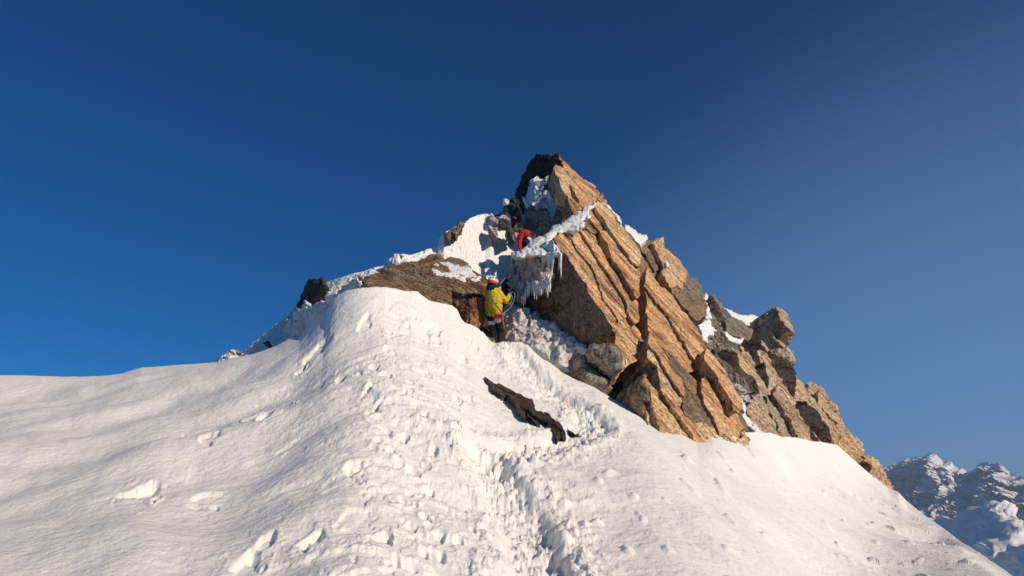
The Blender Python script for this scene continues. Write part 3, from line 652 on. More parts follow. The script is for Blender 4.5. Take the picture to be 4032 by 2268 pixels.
# ---- left brown boulder with lichen
lb = empty('lichen_boulder', tuple(W(1750., 1200., 16.5)))
tag(lb, 'broad lichen covered brown boulder with a red lower face, left of the yellow climber', 'boulder')
block('boulder_top', Z3("1350,640 1372,625 1500,565 1610,530 1700,500 1850,470 1900,448 1935,438 1990,442 2040,470 2100,460 2160,470 2200,500 2260,540 2330,600 2400,640 2410,700 2395,770 2300,762 2100,770 2120,850 2050,880 1980,1000 1800,900 1560,860 1400,760 1345,690"),
      plane_3((1480, 1110, 16.8), (1700, 1010, 19.2), (1880, 1150, 16.9)), 'lichen', h=7, L=1.6, E=unit((0, .9, -.4)), amp=.07, strata=0, jag=5, bulge=.25, bw=30, parent=lb)
block('boulder_face', Z3("2085,800 2270,800 2285,870 2245,1010 2200,1030 2120,950 2080,860"), plane_3((1770,1180,16.8),(1860,1180,16.35),(1830,1280,16.3)), 'red', h=7, L=1.4, E=unit((0,1,-.1)), amp=.06, strata=0, jag=3, bulge=.15, bw=25, parent=lb)
block('boulder_face', Z3("2265,790 2395,780 2400,900 2385,1000 2320,1050 2300,1090 2235,1050 2240,1010 2280,880"), plane_3((1860,1180,16.35),(1915,1180,16.7),(1880,1290,16.3)), 'red', h=7, L=1.4, E=unit((0,1,-.1)), amp=.06, strata=0, jag=3, parent=lb)
block('boulder_face', Z3("2370,920 2410,900 2440,950 2430,1030 2360,1030"), plane_3((1905,1240,16.6),(1930,1240,16.5),(1915,1290,16.4)), 'orange_pale', h=6, L=.6, E=unit((0,1,-.1)), amp=.03, strata=0, jag=2, parent=lb)
block('boulder_face', Z3("2200,1010 2320,1035 2420,1030 2450,1100 2480,1190 2440,1240 2300,1160"), plane_3((1860,1290,16.9),(1930,1290,16.8),(1900,1330,16.4)), 'lichen', h=6, L=.8, E=unit((0,1,-.1)), amp=.05, strata=0, jag=3, parent=lb)
sp = block('snow_patch', ZA("1740,190 1790,150 1880,95 1960,92 2060,130 2180,150 2300,170 2330,260 2420,340 2410,375 2330,370 2240,340 2180,400 2100,330 1980,330 1900,310 1800,300 1760,240"),
      (lambda f: (lambda x, y: f(x, y) - .24))(plane_3((1480, 1110, 16.8), (1700, 1010, 19.2), (1880, 1150, 16.9))), 'snowfar', h=6, L=.4, E=unit((0, .5, -1)), bulge=.10, bw=20, amp=.05, jag=6, smooth=True, disp=disp_ice)
tag(sp, 'patch of crusty snow lying on top of the brown lichen boulder', 'snow patch')

# ---- left ridge rocks
db = block('boulder', Z3("780,855 800,810 835,760 840,715 870,680 905,640 940,636 970,650 1000,638 1030,665 1050,700 1068,740 1065,762 1020,770 960,810 930,835 880,860 850,890 815,900 790,880"),
      plane_3((1180, 1180, 20.8), (1290, 1120, 18.8), (1230, 1215, 19.6)), 'black', h=6, L=1.2, E=unit((.1, 1, -.1)), bulge=.4, bw=40, amp=.08, strata=0, jag=4, shrink=.6)
tag(db, 'big black boulder perched on the shaded left snow ridge', 'boulder')
def lr(lab, pts, s, mat='black'):
    o = block('rock', pts, lambda x, y: np.full(np.shape(x), s, float), mat, h=4, L=.5, E=unit((0, 1, -.1)), bulge=.12, bw=15, amp=.04, strata=0, jag=2, shrink=.6); tag(o, lab, 'rock', 'small dark rocks on the left snow ridge')
lr('black pointed rock at the left tip of the brown lichen boulder', Z3("1292,610 1310,608 1345,640 1368,665 1360,690 1340,685 1320,650 1295,640"), 16.6)
lr('small black rock in the snow between the big black boulder and the lichen boulder', Z3("1148,738 1175,735 1190,722 1207,730 1185,752 1165,752"), 17.6)
lr('small upright black rock on the skyline snow above the lichen boulder', Z3("1652,433 1685,435 1680,455 1675,488 1662,485 1655,460"), 20.6)
lr('flat dark rock at the foot of the left snow ridge', Z3("500,1188 520,1172 550,1160 545,1175 520,1190"), 20.0)
lr('dark rimed rock at the far left end of the snow ridge', Z3("275,1250 300,1245 320,1270 300,1285 280,1280"), 24.0, 'greyrime')
lr('narrow dark rock beside it on the far left end of the ridge', Z3("220,1245 235,1235 250,1250 240,1265 225,1262"), 25.0, 'greyrime')
# rime wall around the black boulder
rw = block('rime_wall', Z3("775,900 800,900 850,895 880,862 935,838 965,812 1020,772 1075,742 1100,760 1180,750 1230,700 1290,630 1330,680 1350,720 1200,760 1110,820 1060,900 990,990 930,1040 850,1100 760,1150 700,1130 650,1080 700,1000"),
      plane_3((1130, 1290, 19.8), (1300, 1160, 17.6), (1400, 1130, 16.6)), 'snowfar', h=6, L=.9, E=unit((.3, .9, -.3)), bulge=.25, bw=50, amp=.15, jag=5, smooth=True, disp=disp_ice)
tag(rw, 'bluish shaded wall of rime ice below the big black boulder', 'rime ice')
ri = block('rime_lump', Z3("1590,500 1592,470 1615,440 1650,432 1660,470 1680,490 1720,480 1760,500 1700,530 1640,545 1580,530"),
      lambda x, y: np.full(np.shape(x), 20.5), 'snowfar', h=5, L=.5, E=unit((0, 1, -.2)), bulge=.25, bw=20, amp=.08, jag=4, smooth=True, disp=disp_ice)
tag(ri, 'small rime ice lump on the skyline beside the little black rock', 'rime ice')

# ---- dark rock strip in the near snow
ds = empty('rock_strip', tuple(ground_at(2060, 1640)))
tag(ds, 'long narrow black rock rib sticking out of the near snow by the trench', 'rock')
def gs(x, y): return float(np.dot(ground_at(x, y), (0, cP, sP)))
g0 = plane_3((1905, 1492, gs(1905, 1492)), (2200, 1712, gs(2200, 1712)), (2150, 1560, gs(2150, 1560)), (2000, 1600, gs(2000, 1600)))
def dsb(pts, off, L=.5, **k): block('rock_piece', pts, (lambda x, y: g0(x, y) - off), 'blacksnow', h=3.5, L=L, E=unit((.15, .6, -.8)), amp=.05, strata=0, jag=4, parent=ds, **k)
dsb(ZE("208,158 270,180 340,232 390,230 450,255 530,275 590,285 640,320 720,370 800,420 880,470 960,520 1020,560 1070,620 1120,680 1180,700 1240,740 1320,830 1370,920 1420,980 1460,1080 1400,1150 1375,1090 1340,1040 1260,960 1220,890 1150,830 1080,790 1000,740 930,660 850,630 760,590 700,590 640,480 560,440 480,430 400,370 340,340 290,250"), .16, bulge=.05, bw=12)
dsb(ZE("1230,715 1290,740 1340,800 1390,850 1440,890 1490,960 1540,1030 1540,1090 1500,1105 1460,1080 1430,990 1370,900 1310,810"), .20, bulge=.04, bw=8)
dsb(ZE("705,595 760,600 840,650 860,700 880,800 830,760 760,690"), .12)
dsb(ZE("890,700 950,740 1010,800 1060,850 1130,925 1080,910 1010,860 950,790"), .10)
dsb(ZE("1590,985 1640,1030 1690,1070 1750,1070 1750,1100 1680,1085 1620,1040"), .10, L=.25)

# ---- grey boulders wedged under the buttress at the snow edge
o = block('boulder', ZB("10,380 15,260 60,200 150,165 200,200 260,330 400,440 560,530 605,610 600,680 530,760 470,770 300,700 100,540 20,480"), plane_3((2260,1440,14.7),(2400,1560,13.95),(2330,1420,14.5)), 'grey', h=6, L=1.2, bulge=.3, bw=35, amp=.06, strata=.03, jag=3)
tag(o, 'smooth dark grey boulder wedged between the snow edge and the buttress', 'boulder')
o = block('rock_wedge', ZB("520,760 600,690 700,560 880,420 960,380 900,600 800,740 900,900 960,1000 860,1000 700,900"), plane_3((2420,1560,15.4),(2500,1460,15.8),(2500,1620,14.6)), 'black', h=7, L=1.0, amp=.12, strata=.0, jag=5)
tag(o, 'dark broken rock in the gap under the buttress beside an ice streak', 'rock')
o = block('ice_streak', ZB("920,380 945,390 940,450 900,520 880,600 820,660 780,700 790,800 800,920 850,960 800,960 720,880 690,740 740,680 800,620 850,560 870,470"), (lambda f: (lambda x, y: f(x, y) - .18))(plane_3((2420,1560,15.4),(2500,1460,15.8),(2500,1620,14.6))), 'ice', h=4, L=.3, amp=.05, jag=3, bulge=.06, bw=8, smooth=True, disp=disp_ice)
tag(o, 'thin frozen water streak in the dark gap at the foot of the buttress', 'ice')

# ---- ice and snow on the rocks
LEDGE = plane_3((2090, 990, 18.6), (2345, 795, 20.2), (2330, 880, 19.0), (2200, 900, 19.6))
o = block('snow_ledge', Z1("540,1400 640,1370 700,1320 780,1265 880,1225 960,1160 1050,1090 1120,1050 1200,1000 1240,960 1350,880 1420,845 1480,805 1590,760 1575,800 1520,850 1490,875 1535,930 1500,945 1430,975 1440,1030 1445,1080 1400,1100 1300,1120 1190,1135 1120,1160 1050,1225 1030,1260 1100,1330 1150,1420 1000,1400 800,1430 680,1440 560,1449"),
      plane_3((2173, 945, 17.75), (2345, 797, float(BP(.75)(2345, 797))), (2110, 925, 19.4), (2290, 895, float(BP(.4)(2290, 895)))), 'snowfar', h=6, L=.9, E=unit((-.1, .95, .05)), bulge=.22, bw=20, amp=.07, jag=6, smooth=True, disp=disp_ice)
tag(o, 'long snow ledge capping the top edge of the orange slabs', 'snow ledge')
def sn(lab, pts, depth, off=.12, mat='snowfar', name='snow_patch', **k):
    a = dict(h=5, L=.5, E=unit((0, 1, -.2)), bulge=.16, bw=16, amp=.08, jag=5, smooth=True, disp=disp_ice); a.update(k)
    o = block(name, pts, (lambda x, y: depth(x, y) - off), mat, **a); tag(o, lab, 'snow patch', 'snow and ice plastered on the rocks')
DF = plane_3((2030, 760, 27.6), (2222, 660, 25.7), (2180, 880, 24.6))
sn('tall snow streak running down the dark left face of the summit rock', Z1("790,480 860,450 930,460 985,440 960,520 920,580 930,650 960,700 960,790 900,850 840,860 760,800 720,860 690,890 690,720 740,640 770,570"), DF, .35, amp=.16, bulge=.3, jag=9)
sn('round icy snow lump beside the streak on the summit rock', Z1("940,630 1020,595 1080,600 1125,650 1110,700 1130,740 1200,715 1225,735 1170,780 1120,830 1100,900 1100,1000 1060,1080 1020,1020 1030,940 990,880 960,840 970,760 980,700"), DF, .35, amp=.16, bulge=.35, jag=9)
sn('narrow snow strip on the skyline right of the summit slabs', Z1("1695,790 1750,800 1810,850 1860,910 1900,960 1930,1030 1900,1045 1870,1010 1840,930 1780,860"), BP(.7), .02, h=4, amp=.04)
sn('smooth snow saddle on the skyline between the slabs and the brown block', Z4("1050,535 1080,550 1130,590 1200,620 1260,655 1310,688 1260,705 1220,735 1240,755 1200,775 1170,740 1130,680 1100,640 1070,600"), BP(.2), .0)
sn('small snow lump in a hole of the brown skyline block', Z4("1475,950 1510,935 1530,970 1515,1010 1490,1000"), TP(.4), .05, h=3, amp=.03, jag=2)
sn('narrow white ice runnel between the brown block and the outcrop', ZC("265,10 290,40 320,70 330,150 350,280 375,400 330,405 290,390 265,300 260,250 285,150"), RPL(.2), .1)
sn('lumpy snow patch below the runnel beside the orange slabs', ZC("180,400 270,385 345,400 350,480 400,520 450,570 400,610 330,640 320,720 270,700 240,640 190,540 130,460"), RPL(.3), .1)
sn('smooth snow field on the skyline saddle of the far outcrop', ZC("555,225 640,270 760,310 900,335 1080,355 1040,400 1060,440 1130,430 1000,510 940,520 870,480 800,420 660,345 600,300"), RPL(-.6), .0, amp=.04)
sn('thin snow band across the middle of the far outcrop', ZC("560,585 640,620 740,655 870,705 780,735 680,715 620,680"), RPL(.4), .1, h=4)
sn('snow gully between the buttress foot and the far outcrop', Z6("630,945 660,970 680,1020 690,1080 740,1150 790,1200 860,1260 760,1260 700,1190 650,1130 625,1100 660,1080"), RPL(1.0), .0)

ic = empty('ice_curtain', tuple(W(2080., 1200., 17.5)))
tag(ic, 'grey white frozen ice curtain fringed with long icicles under the snow ledge', 'ice')
OVH = plane_3((2173, 945, 17.95), (2415, 1400, float(BP(.05)(2415, 1400))), (2060, 1150, 18.4))
ICP = lambda x, y: OVH(x, y) - .35
block('ice_mass', ZD("95,640 130,560 190,450 230,380 320,330 430,320 560,330 580,420 600,470 640,520 662,600 682,690 655,760 625,730 600,740 560,720 520,725 470,740 430,750 385,720 350,850 330,960 290,930 240,880 190,800 150,770 150,690"), ICP, 'ice', h=4.5, L=1.3, E=unit((-.1, 1, .1)), bulge=.30, bw=70, amp=.17, jag=8, smooth=True, disp=disp_curtain, parent=ic)
block('ice_lip', ZD("310,320 370,280 430,262 500,235 560,200 620,178 690,170 735,215 770,260 802,300 770,328 720,318 700,330 640,318 600,335 560,320 500,300 430,330 360,340"), lambda x, y: ICP(x, y) - .30, 'icewhite', h=4, L=.9, E=unit((-.1, 1, .1)), bulge=.16, bw=14, amp=.08, jag=5, smooth=True, disp=disp_curtain, parent=ic)
ICL = [(x, y, l) for x, y, l in [(575,310,150),(590,320,180),(600,330,130),(615,330,190),(630,330,220),(645,320,200),(655,320,260),(668,330,240),(682,330,310),(695,330,270),(705,330,130),(720,310,80),(733,310,60),(775,320,250),(785,330,230),(800,330,350),(765,320,60),
   (445,640,200),(460,720,210),(480,700,130),(495,740,200),(430,700,120),(415,700,90),(400,700,170),(380,680,100),(370,740,120),(520,700,60),(540,730,60),(575,740,110),(590,700,60),(612,600,250),(625,620,300),(640,600,230),(652,640,200),(660,640,160),(622,640,250),(325,880,120),(350,840,80),(345,760,120),(310,700,90),(290,740,90),(270,700,80),(470,310,30),(495,310,25),(515,310,25),(365,340,60)]]
for k in range(34):
    x = random.uniform(300, 680); e = np.interp(x, [300, 350, 430, 560, 625, 660, 690], [930, 860, 745, 735, 740, 740, 690]); ICL.append((x, e - random.uniform(10, 60), random.uniform(50, 170)))
for k in range(12): ICL.append((random.uniform(565, 715), 325, random.uniform(60, 260)))
def icicle(px, py, lpx, parent, s=None, r=.026):
    s = float(ICP(px, py)) - .45 if s is None else s
    L = lpx * s / FPX; top = W(px, py - 6, s); n, m = 8, 7; V = []
    r = r * (.7 + .6 * random.random())
    for i in range(n + 1):
        t = i / n; rad = r * (1 - t) ** .7 * (1 + .25 * math.sin(t * 23 + px)) + .002
        for j in range(m):
            a = 2 * math.pi * j / m; V.append(top + np.array([rad * math.cos(a) + .01 * math.sin(t * 3 + px), rad * math.sin(a), -L * t]))
    F = [(i * m + j, i * m + (j + 1) % m, (i + 1) * m + (j + 1) % m, (i + 1) * m + j) for i in range(n) for j in range(m)]
    F += [tuple(range(m))[::-1], tuple(n * m + j for j in range(m))]
    me = mesh_np('icicle', V, F, True)
    return link('icicle', me, M['icewhite'], parent, None if parent else tuple(map(float, top)))
for x, y, l in ICL: icicle(1960 + x * .3106, 900 + y * .3106, l * .3106, ic)
for k in range(46):                                        # frozen drips that make up the rippled curtain
    x = random.uniform(150, 650); top = np.interp(x, [100, 200, 320, 560, 600, 660], [640, 430, 335, 345, 480, 600]); y = random.uniform(top + 15, top + 260)
    px, py = 1960 + x * .3106, 900 + y * .3106; end = 900 + .3106 * np.interp(x, [150, 240, 330, 390, 430, 560, 650], [760, 870, 930, 740, 740, 730, 750]); l = min(random.uniform(90, 230) * .3106, max(end - py, 12))
    ob = icicle(px, py, l, ic, float(ICP(px, py)) - random.uniform(.26, .40), random.uniform(.05, .10)); ob.name = 'frozen_drip'; ob.data.materials[0] = M['ice']
for lab, px, py, l, s, cat in (('lone icicle standing against the grey ice above the snow edge', 2161, 1378, 50, 14.9, 'icicle'), ('thin icicle on the orange nose of the buttress', 2463, 1422, 28, 14.3, 'icicle'), ('icicle hanging below the rime next to the far left snow ridge', 1145, 1255, 60, 19.2, 'icicle'), ('thin icicle under the skyline rime lump', 1547, 1025, 22, 20.2, 'icicle')):
    tag(icicle(px, py, l, None, s, .022), lab, cat, 'single icicles')
o = block('ice_bulge', Z2("560,880 590,760 700,600 780,640 850,690 900,720 990,760 1100,830 1180,880 1280,960 1350,1010 1370,980 1450,1020 1560,1080 1660,1110 1690,1180 1685,1260 1640,1280 1560,1270 1480,1310 1450,1400 1480,1500 1300,1500 1180,1420 1050,1330 900,1220 760,1150 620,1110 560,1030"),
      plane_3((1990, 1260, 17.6), (2300, 1360, 15.6), (2200, 1450, 15.2)), 'frost', h=5, L=1.4, E=unit((0, 1, -.2)), bulge=.3, bw=45, amp=.14, jag=5, smooth=True, disp=disp_ice)
tag(o, 'lumpy grey ice bulge below the overhang, right of the yellow climber', 'ice')
o = block('recess_shade_block', Z2("600,300 660,360 700,480 850,560 900,700 1000,780 900,860 700,860 560,900 540,700 560,500 580,380"), plane_3((1990, 1120, 18.6), (2080, 1240, 18.3), (2000, 1260, 18.2)), 'dark', h=8, L=1.0, E=unit((0, 1, 0)), amp=.1, strata=0, jag=6)  # solid block; the hollow's shade is put into its near-black rock colour
tag(o, 'dark shadowed rock hollow behind the yellow climber\'s hands', 'rock')
#PART2
# ------------------------------------------------------------------ people
def flat_mat(name, col, rough=.7, bump=.0, spec=.3):
    t = NT(name); g = t.n("ShaderNodeNewGeometry"); n = t.noise(g.outputs['Position'], 22, 5, .6)
    t.l(t.mix(1.0, col, t.ramp(n, [(.3, (.82, .82, .82)), (.7, (1.12, 1.12, 1.12))]), 'MULTIPLY'), t.b.inputs['Base Color'])
    t.b.inputs['Roughness'].default_value = rough; t.b.inputs['Specular IOR Level'].default_value = spec
    if bump: t.l(t.bump(t.noise(g.outputs['Position'], 9, 4, .6, 1.2), bump), t.b.inputs['Normal'])
    return t.m
M['yellow'] = flat_mat('yellow_shell', (.66, .47, .025), .6, .05)
M['navy'] = flat_mat('navy_fabric', (.012, .014, .028), .8, .04)
M['blackcloth'] = flat_mat('black_fabric', (.014, .014, .016), .8, .04)
M['redcloth'] = flat_mat('red_shell', (.48, .025, .03), .6, .05)
M['rusty'] = flat_mat('rust_red_trousers', (.35, .05, .03), .75, .04)
M['skin'] = flat_mat('skin', (.55, .33, .24), .55)
M['white'] = flat_mat('white_shell', (.80, .80, .80), .35, 0, .5)
M['orangered'] = flat_mat('orange_red', (.80, .10, .03), .45, 0, .5)
M['slot'] = flat_mat('dark_slot', (.05, .045, .045), .8)
M['strap'] = flat_mat('pale_webbing', (.68, .60, .56), .8)
M['redstrap'] = flat_mat('red_webbing', (.75, .06, .03), .7)
M['teal'] = flat_mat('teal_rope', (.06, .15, .19), .8)
M['palerope'] = flat_mat('pale_blue_rope', (.20, .36, .43), .8)
M['metal'] = flat_mat('dark_metal', (.10, .11, .13), .4, 0, .6)

def loft(chain, side, m=14):
    """chain: (centre, r_side, r_other); closed tube with rounded ends"""
    V, F = [], []; n = len(chain)
    cs = [np.array(c[0], float) for c in chain]
    side = unit(side)
    rings = []
    for i, (c, ra, rb) in enumerate(chain):
        d = cs[min(i + 1, n - 1)] - cs[max(i - 1, 0)]; d = unit(d)
        a = side - d * (side @ d)
        if np.linalg.norm(a) < .2: a = np.cross(d, (0.3, 1, .2))
        a = unit(a); b = np.cross(d, a); rings.append((cs[i], a, b, d, ra, rb))
    out = []
    c, a, b, d, ra, rb = rings[0]; out += [(c - d * min(ra, rb) * .8, a, b, ra * .45, rb * .45), (c - d * min(ra, rb) * .45, a, b, ra * .8, rb * .8)]
    out += [(c, a, b, ra, rb) for c, a, b, d, ra, rb in rings]
    c, a, b, d, ra, rb = rings[-1]; out += [(c + d * min(ra, rb) * .45, a, b, ra * .8, rb * .8), (c + d * min(ra, rb) * .8, a, b, ra * .45, rb * .45)]
    for c, a, b, ra, rb in out:
        for k in range(m):
            t = 2 * math.pi * k / m; V.append(c + a * ra * math.cos(t) + b * rb * math.sin(t))
    for i in range(len(out) - 1):
        for k in range(m): F.append((i * m + k, i * m + (k + 1) % m, (i + 1) * m + (k + 1) % m, (i + 1) * m + k))
    F.append(tuple(range(m))[::-1]); F.append(tuple((len(out) - 1) * m + k for k in range(m)))
    return V, F
def fuse(name, parts, mat, parent, voxel=.014, wr=.006, smooth_it=3):
    """several closed lofts melted into one continuous surface"""
    V, F = [], []
    for v, f in parts:
        o = len(V); V += list(v); F += [tuple(i + o for i in g) for g in f]
    me = mesh_np(name, V, F); o = bpy.data.objects.new('tmp', me); COL.objects.link(o)
    bm = bmesh.new(); bm.from_mesh(me); bmesh.ops.recalc_face_normals(bm, faces=bm.faces); bm.to_mesh(me); bm.free()
    r = o.modifiers.new('r', 'REMESH'); r.mode = 'VOXEL'; r.voxel_size = voxel
    sm_ = o.modifiers.new('s', 'SMOOTH'); sm_.iterations = smooth_it; sm_.factor = .6
    dg = bpy.context.evaluated_depsgraph_get(); dg.update(); ev = o.evaluated_get(dg); m2 = bpy.data.meshes.new_from_object(ev)
    bpy.data.objects.remove(o); bpy.data.meshes.remove(me)
    n = len(m2.vertices); P = np.zeros(n * 3, np.float32); m2.vertices.foreach_get('co', P); P = P.reshape(-1, 3).astype(float)
    if wr and n:
        N_ = np.zeros(n * 3, np.float32); m2.vertex_normals.foreach_get('vector', N_); N_ = N_.reshape(-1, 3)
        w = fbm3(P * np.array([9, 9, 16]), 3, 300); P = P + N_ * ((np.abs(w) * -2 + .5) * wr)[:, None]
        m2.vertices.foreach_set('co', P.astype(np.float32).ravel())
    m2.materials.clear(); m2.name = name
    m2.polygons.foreach_set('use_smooth', np.ones(len(m2.polygons), bool))
    return link(name, m2, M[mat], parent)
def glove(parent, wrist, d, nrm, mat, curl=.5, k=1.0):
    """palm, four fingers of different length and a thumb from the side of the palm"""
    d = unit(d); nrm = unit(np.asarray(nrm) - d * (np.asarray(nrm) @ d)); s = np.cross(d, nrm); w = np.asarray(wrist, float)
    parts = [loft([(w - d * .05, .036, .032), (w, .033, .026), (w + d * .05, .044, .022), (w + d * .09, .044, .019)], s)]
    for i, ln in enumerate((.072, .082, .076, .060)):
        b = w + d * .09 + s * (.031 - .021 * i); q = [b]; dd = d.copy()
        for j in range(3):
            dd = unit(dd * math.cos(curl * .9) + nrm * math.sin(curl * .9)); q.append(q[-1] + dd * ln * (.42, .32, .26)[j])
        parts.append(loft([(p, r, r) for p, r in zip(q, (.0125, .0122, .0115, .010))], s, 8))
    t0 = w + d * .03 + s * .036; t1 = t0 + unit(s + d * .7) * .036; t2 = t1 + unit(d + nrm * .5 + s * .2) * .03
    parts.append(loft([(t0, .016, .016), (t1, .0145, .0145), (t2, .012, .012)], nrm, 8))
    return fuse('glove', parts, mat, parent, .006, 0, 1)
def helmet(parent, c, up, fwd, r, band=None, vents=7, tall=.92):
    up = unit(up); fwd = unit(np.asarray(fwd) - up * (np.asarray(fwd) @ up)); sd = np.cross(fwd, up); c = np.asarray(c, float)
    def pt(th, ph, k=1.0):
        x = math.cos(ph) * math.sin(th); y = math.sin(ph) * math.sin(th); z = math.cos(th)
        return c + (fwd * y * 1.16 + sd * x * .96 + up * z * tall) * r * k
    def shell(t0, t1, k0, k1, n=10, m=32, p0=0, p1=2 * math.pi, closed=True):
        V, F = [], []; mm = m if closed else m + 1
        for kk in (k1, k0):
            for i in range(n + 1):
                for j in range(mm): V.append(pt(t0 + (t1 - t0) * i / n, p0 + (p1 - p0) * j / m, kk))
        L = (n + 1) * mm
        for q in (0, 1):
            for i in range(n):
                for j in range(m):
                    a, b = q * L + i * mm + j, q * L + i * mm + (j + 1) % mm; F.append((a, b, b + mm, a + mm) if q == 0 else (a, a + mm, b + mm, b))
        for j in range(m):
            a, b = n * mm + j, n * mm + (j + 1) % mm; F.append((a, b, L + b, L + a))
            if not closed: F.append((j, L + j, L + j + 1, j + 1))
        if not closed:
            for i in range(n):
                F.append((i * mm, (i + 1) * mm, L + (i + 1) * mm, L + i * mm)); a = i * mm + m; F.append((a, L + a, L + a + mm, a + mm))
        return V, F
    V, F = shell(.02, 1.62, .93, 1.0); h = link('helmet', mesh_np('helmet', V, F, True), M['white'], parent)
    for i in range(vents):
        a = -math.pi / 2 + (i - (vents - 1) / 2) * .62
        V, F = shell(.62, 1.16, .99, 1.012, 5, 3, a - .15, a + .15, False); v = bpy.data.objects.new('vent', mesh_np('vent', V, F, True)); v.data.materials.append(M['slot']); v.data.transform(Matrix.Translation(-Vector(parent['_b']))); COL.objects.link(v); v.parent = h
    if band:
        V, F = shell(1.5, 2.05, .94, 1.025, 6, 28, math.pi * 1.0, math.pi * 2.0, False); b_ = bpy.data.objects.new('rear_band', mesh_np('rear_band', V, F, True)); b_.data.materials.append(M[band]); b_.data.transform(Matrix.Translation(-Vector(parent['_b']))); COL.objects.link(b_); b_.parent = h
    return h
def rope(name, P, r, mat, parent=None, n=60, twist=True):
    P = np.array(P, float); t = np.linspace(0, len(P) - 1, n)
    def cr(t):
        i = np.clip(np.floor(t).astype(int), 0, len(P) - 2); f = (t - i)[:, None]
        p0, p1, p2, p3 = P[np.maximum(i - 1, 0)], P[i], P[i + 1], P[np.minimum(i + 2, len(P) - 1)]
        return .5 * (2 * p1 + (p2 - p0) * f + (2 * p0 - 5 * p1 + 4 * p2 - p3) * f ** 2 + (3 * p1 - p0 - 3 * p2 + p3) * f ** 3)
    Q = cr(t); V, F = loft([(q, r, r) for q in Q], (.3, .2, .9), 8)
    base = None if parent else tuple(Q[0])
    return link(name, mesh_np(name, V, F, True), M[mat], parent, base)
def person(base, lab, side, fwd, head, spine, arms, legs, cloth, grp=None):
    """spine: hip -> neck [(px,py,s,rx,ry)]; arms: (shoulder, elbow, wrist); legs: (hip, knee, ankle)"""
    root = empty('person', tuple(W(*base))); tag(root, lab, 'person')
    w3 = lambda q: W(*q[:3]); side = unit(side); fwd = unit(fwd)
    sp_ = [(w3(q), q[3], q[4]) for q in spine]; hd = w3(head); nk = sp_[-1][0]; up = unit(hd - nk)
    hf = unit(np.asarray(cloth.get('look', fwd), float)); hf = unit(hf - up * (hf @ up))
    parts = [loft([(c, a * .82, b * .82) for c, a, b in sp_[:-1]] + [(nk, .06, .06), (nk + (hd - nk) * .5, .055, .058)], side)]
    parts.append(loft([(hd - up * .10, .052, .062), (hd - up * .06, .066, .085), (hd, .077, .098), (hd + up * .06, .070, .088)], np.cross(hf, up)))
    parts.append(loft([(hd + hf * .085 + up * .012, .010, .010), (hd + hf * .112 - up * .018, .014, .014)], np.cross(hf, up), 8))
    parts.append(loft([(hd + hf * .084 - up * .055 - np.cross(hf, up) * .015, .008, .012), (hd + hf * .084 - up * .055 + np.cross(hf, up) * .015, .008, .012)], up, 8))
    for sg in (-1, 1): parts.append(loft([(hd + sg * np.cross(hf, up) * .078 - up * .02, .012, .02), (hd + sg * np.cross(hf, up) * .084 + up * .015, .014, .02)], up, 8))
    for a in arms: parts.append(loft([(w3(a[0]), .05, .05), (w3(a[1]), .04, .04), (w3(a[2]), .028, .028)], side))
    for l in legs: parts.append(loft([(w3(l[0]), .08, .08), (w3(l[1]), .055, .055), (w3(l[2]), .045, .045)], side))
    fuse('body', parts, 'skin', root, .012, 0, 1)
    ja = [loft(sp_, side)] + [loft([(w3(a[0]), .088, .088), ((w3(a[0]) + w3(a[1])) / 2, .074, .074), (w3(a[1]), .066, .066), ((w3(a[2]) + w3(a[1])) / 2, .058, .058), (w3(a[2]), .047, .047)], side) for a in arms]
    fuse('jacket', ja, cloth['jacket'], root, .012, .013, 2)
    hip = sp_[0]
    tr = [loft([(hip[0] + (sp_[1][0] - hip[0]) * .3, hip[1] * .85, hip[2] * .85), (hip[0] - (sp_[1][0] - hip[0]) * .5, hip[1] * .82, hip[2] * .85)], side)]
    for l in legs: tr.append(loft([(w3(l[0]), .105, .10), ((w3(l[0]) + w3(l[1])) / 2, .095, .095), (w3(l[1]), .078, .08), ((w3(l[2]) + w3(l[1])) / 2, .075, .08), (w3(l[2]), .07, .07)], side))
    fuse('trousers', tr, cloth['trousers'], root, .014, .010)
    for l in legs:
        a = w3(l[2]); f = unit(np.asarray(l[3] if len(l) > 3 else fwd)); f = unit(f * (1, 1, .3))
        fuse('boot', [loft([(a + np.array([0, 0, .05]), .058, .062), (a - np.array([0, 0, .06]), .055, .065)], side), loft([(a - np.array([0, 0, .075]) - f * .05, .045, .045), (a - np.array([0, 0, .08]) + f * .08, .05, .04), (a - np.array([0, 0, .09]) + f * .17, .042, .028)], np.cross(f, (0, 0, 1)))], 'blackcloth', root, .012, 0, 2)
    helmet(root, hd + up * .02, up + np.asarray(cloth.get('tilt', (0, 0, 0))), hf, cloth.get('hr', .118), cloth.get('band'), cloth.get('vents', 7))
    for a, (d, nr, cu) in zip(arms, cloth['hands']): glove(root, w3(a[2]), d, nr, cloth.get('glove', 'blackcloth'), cu)
    return root

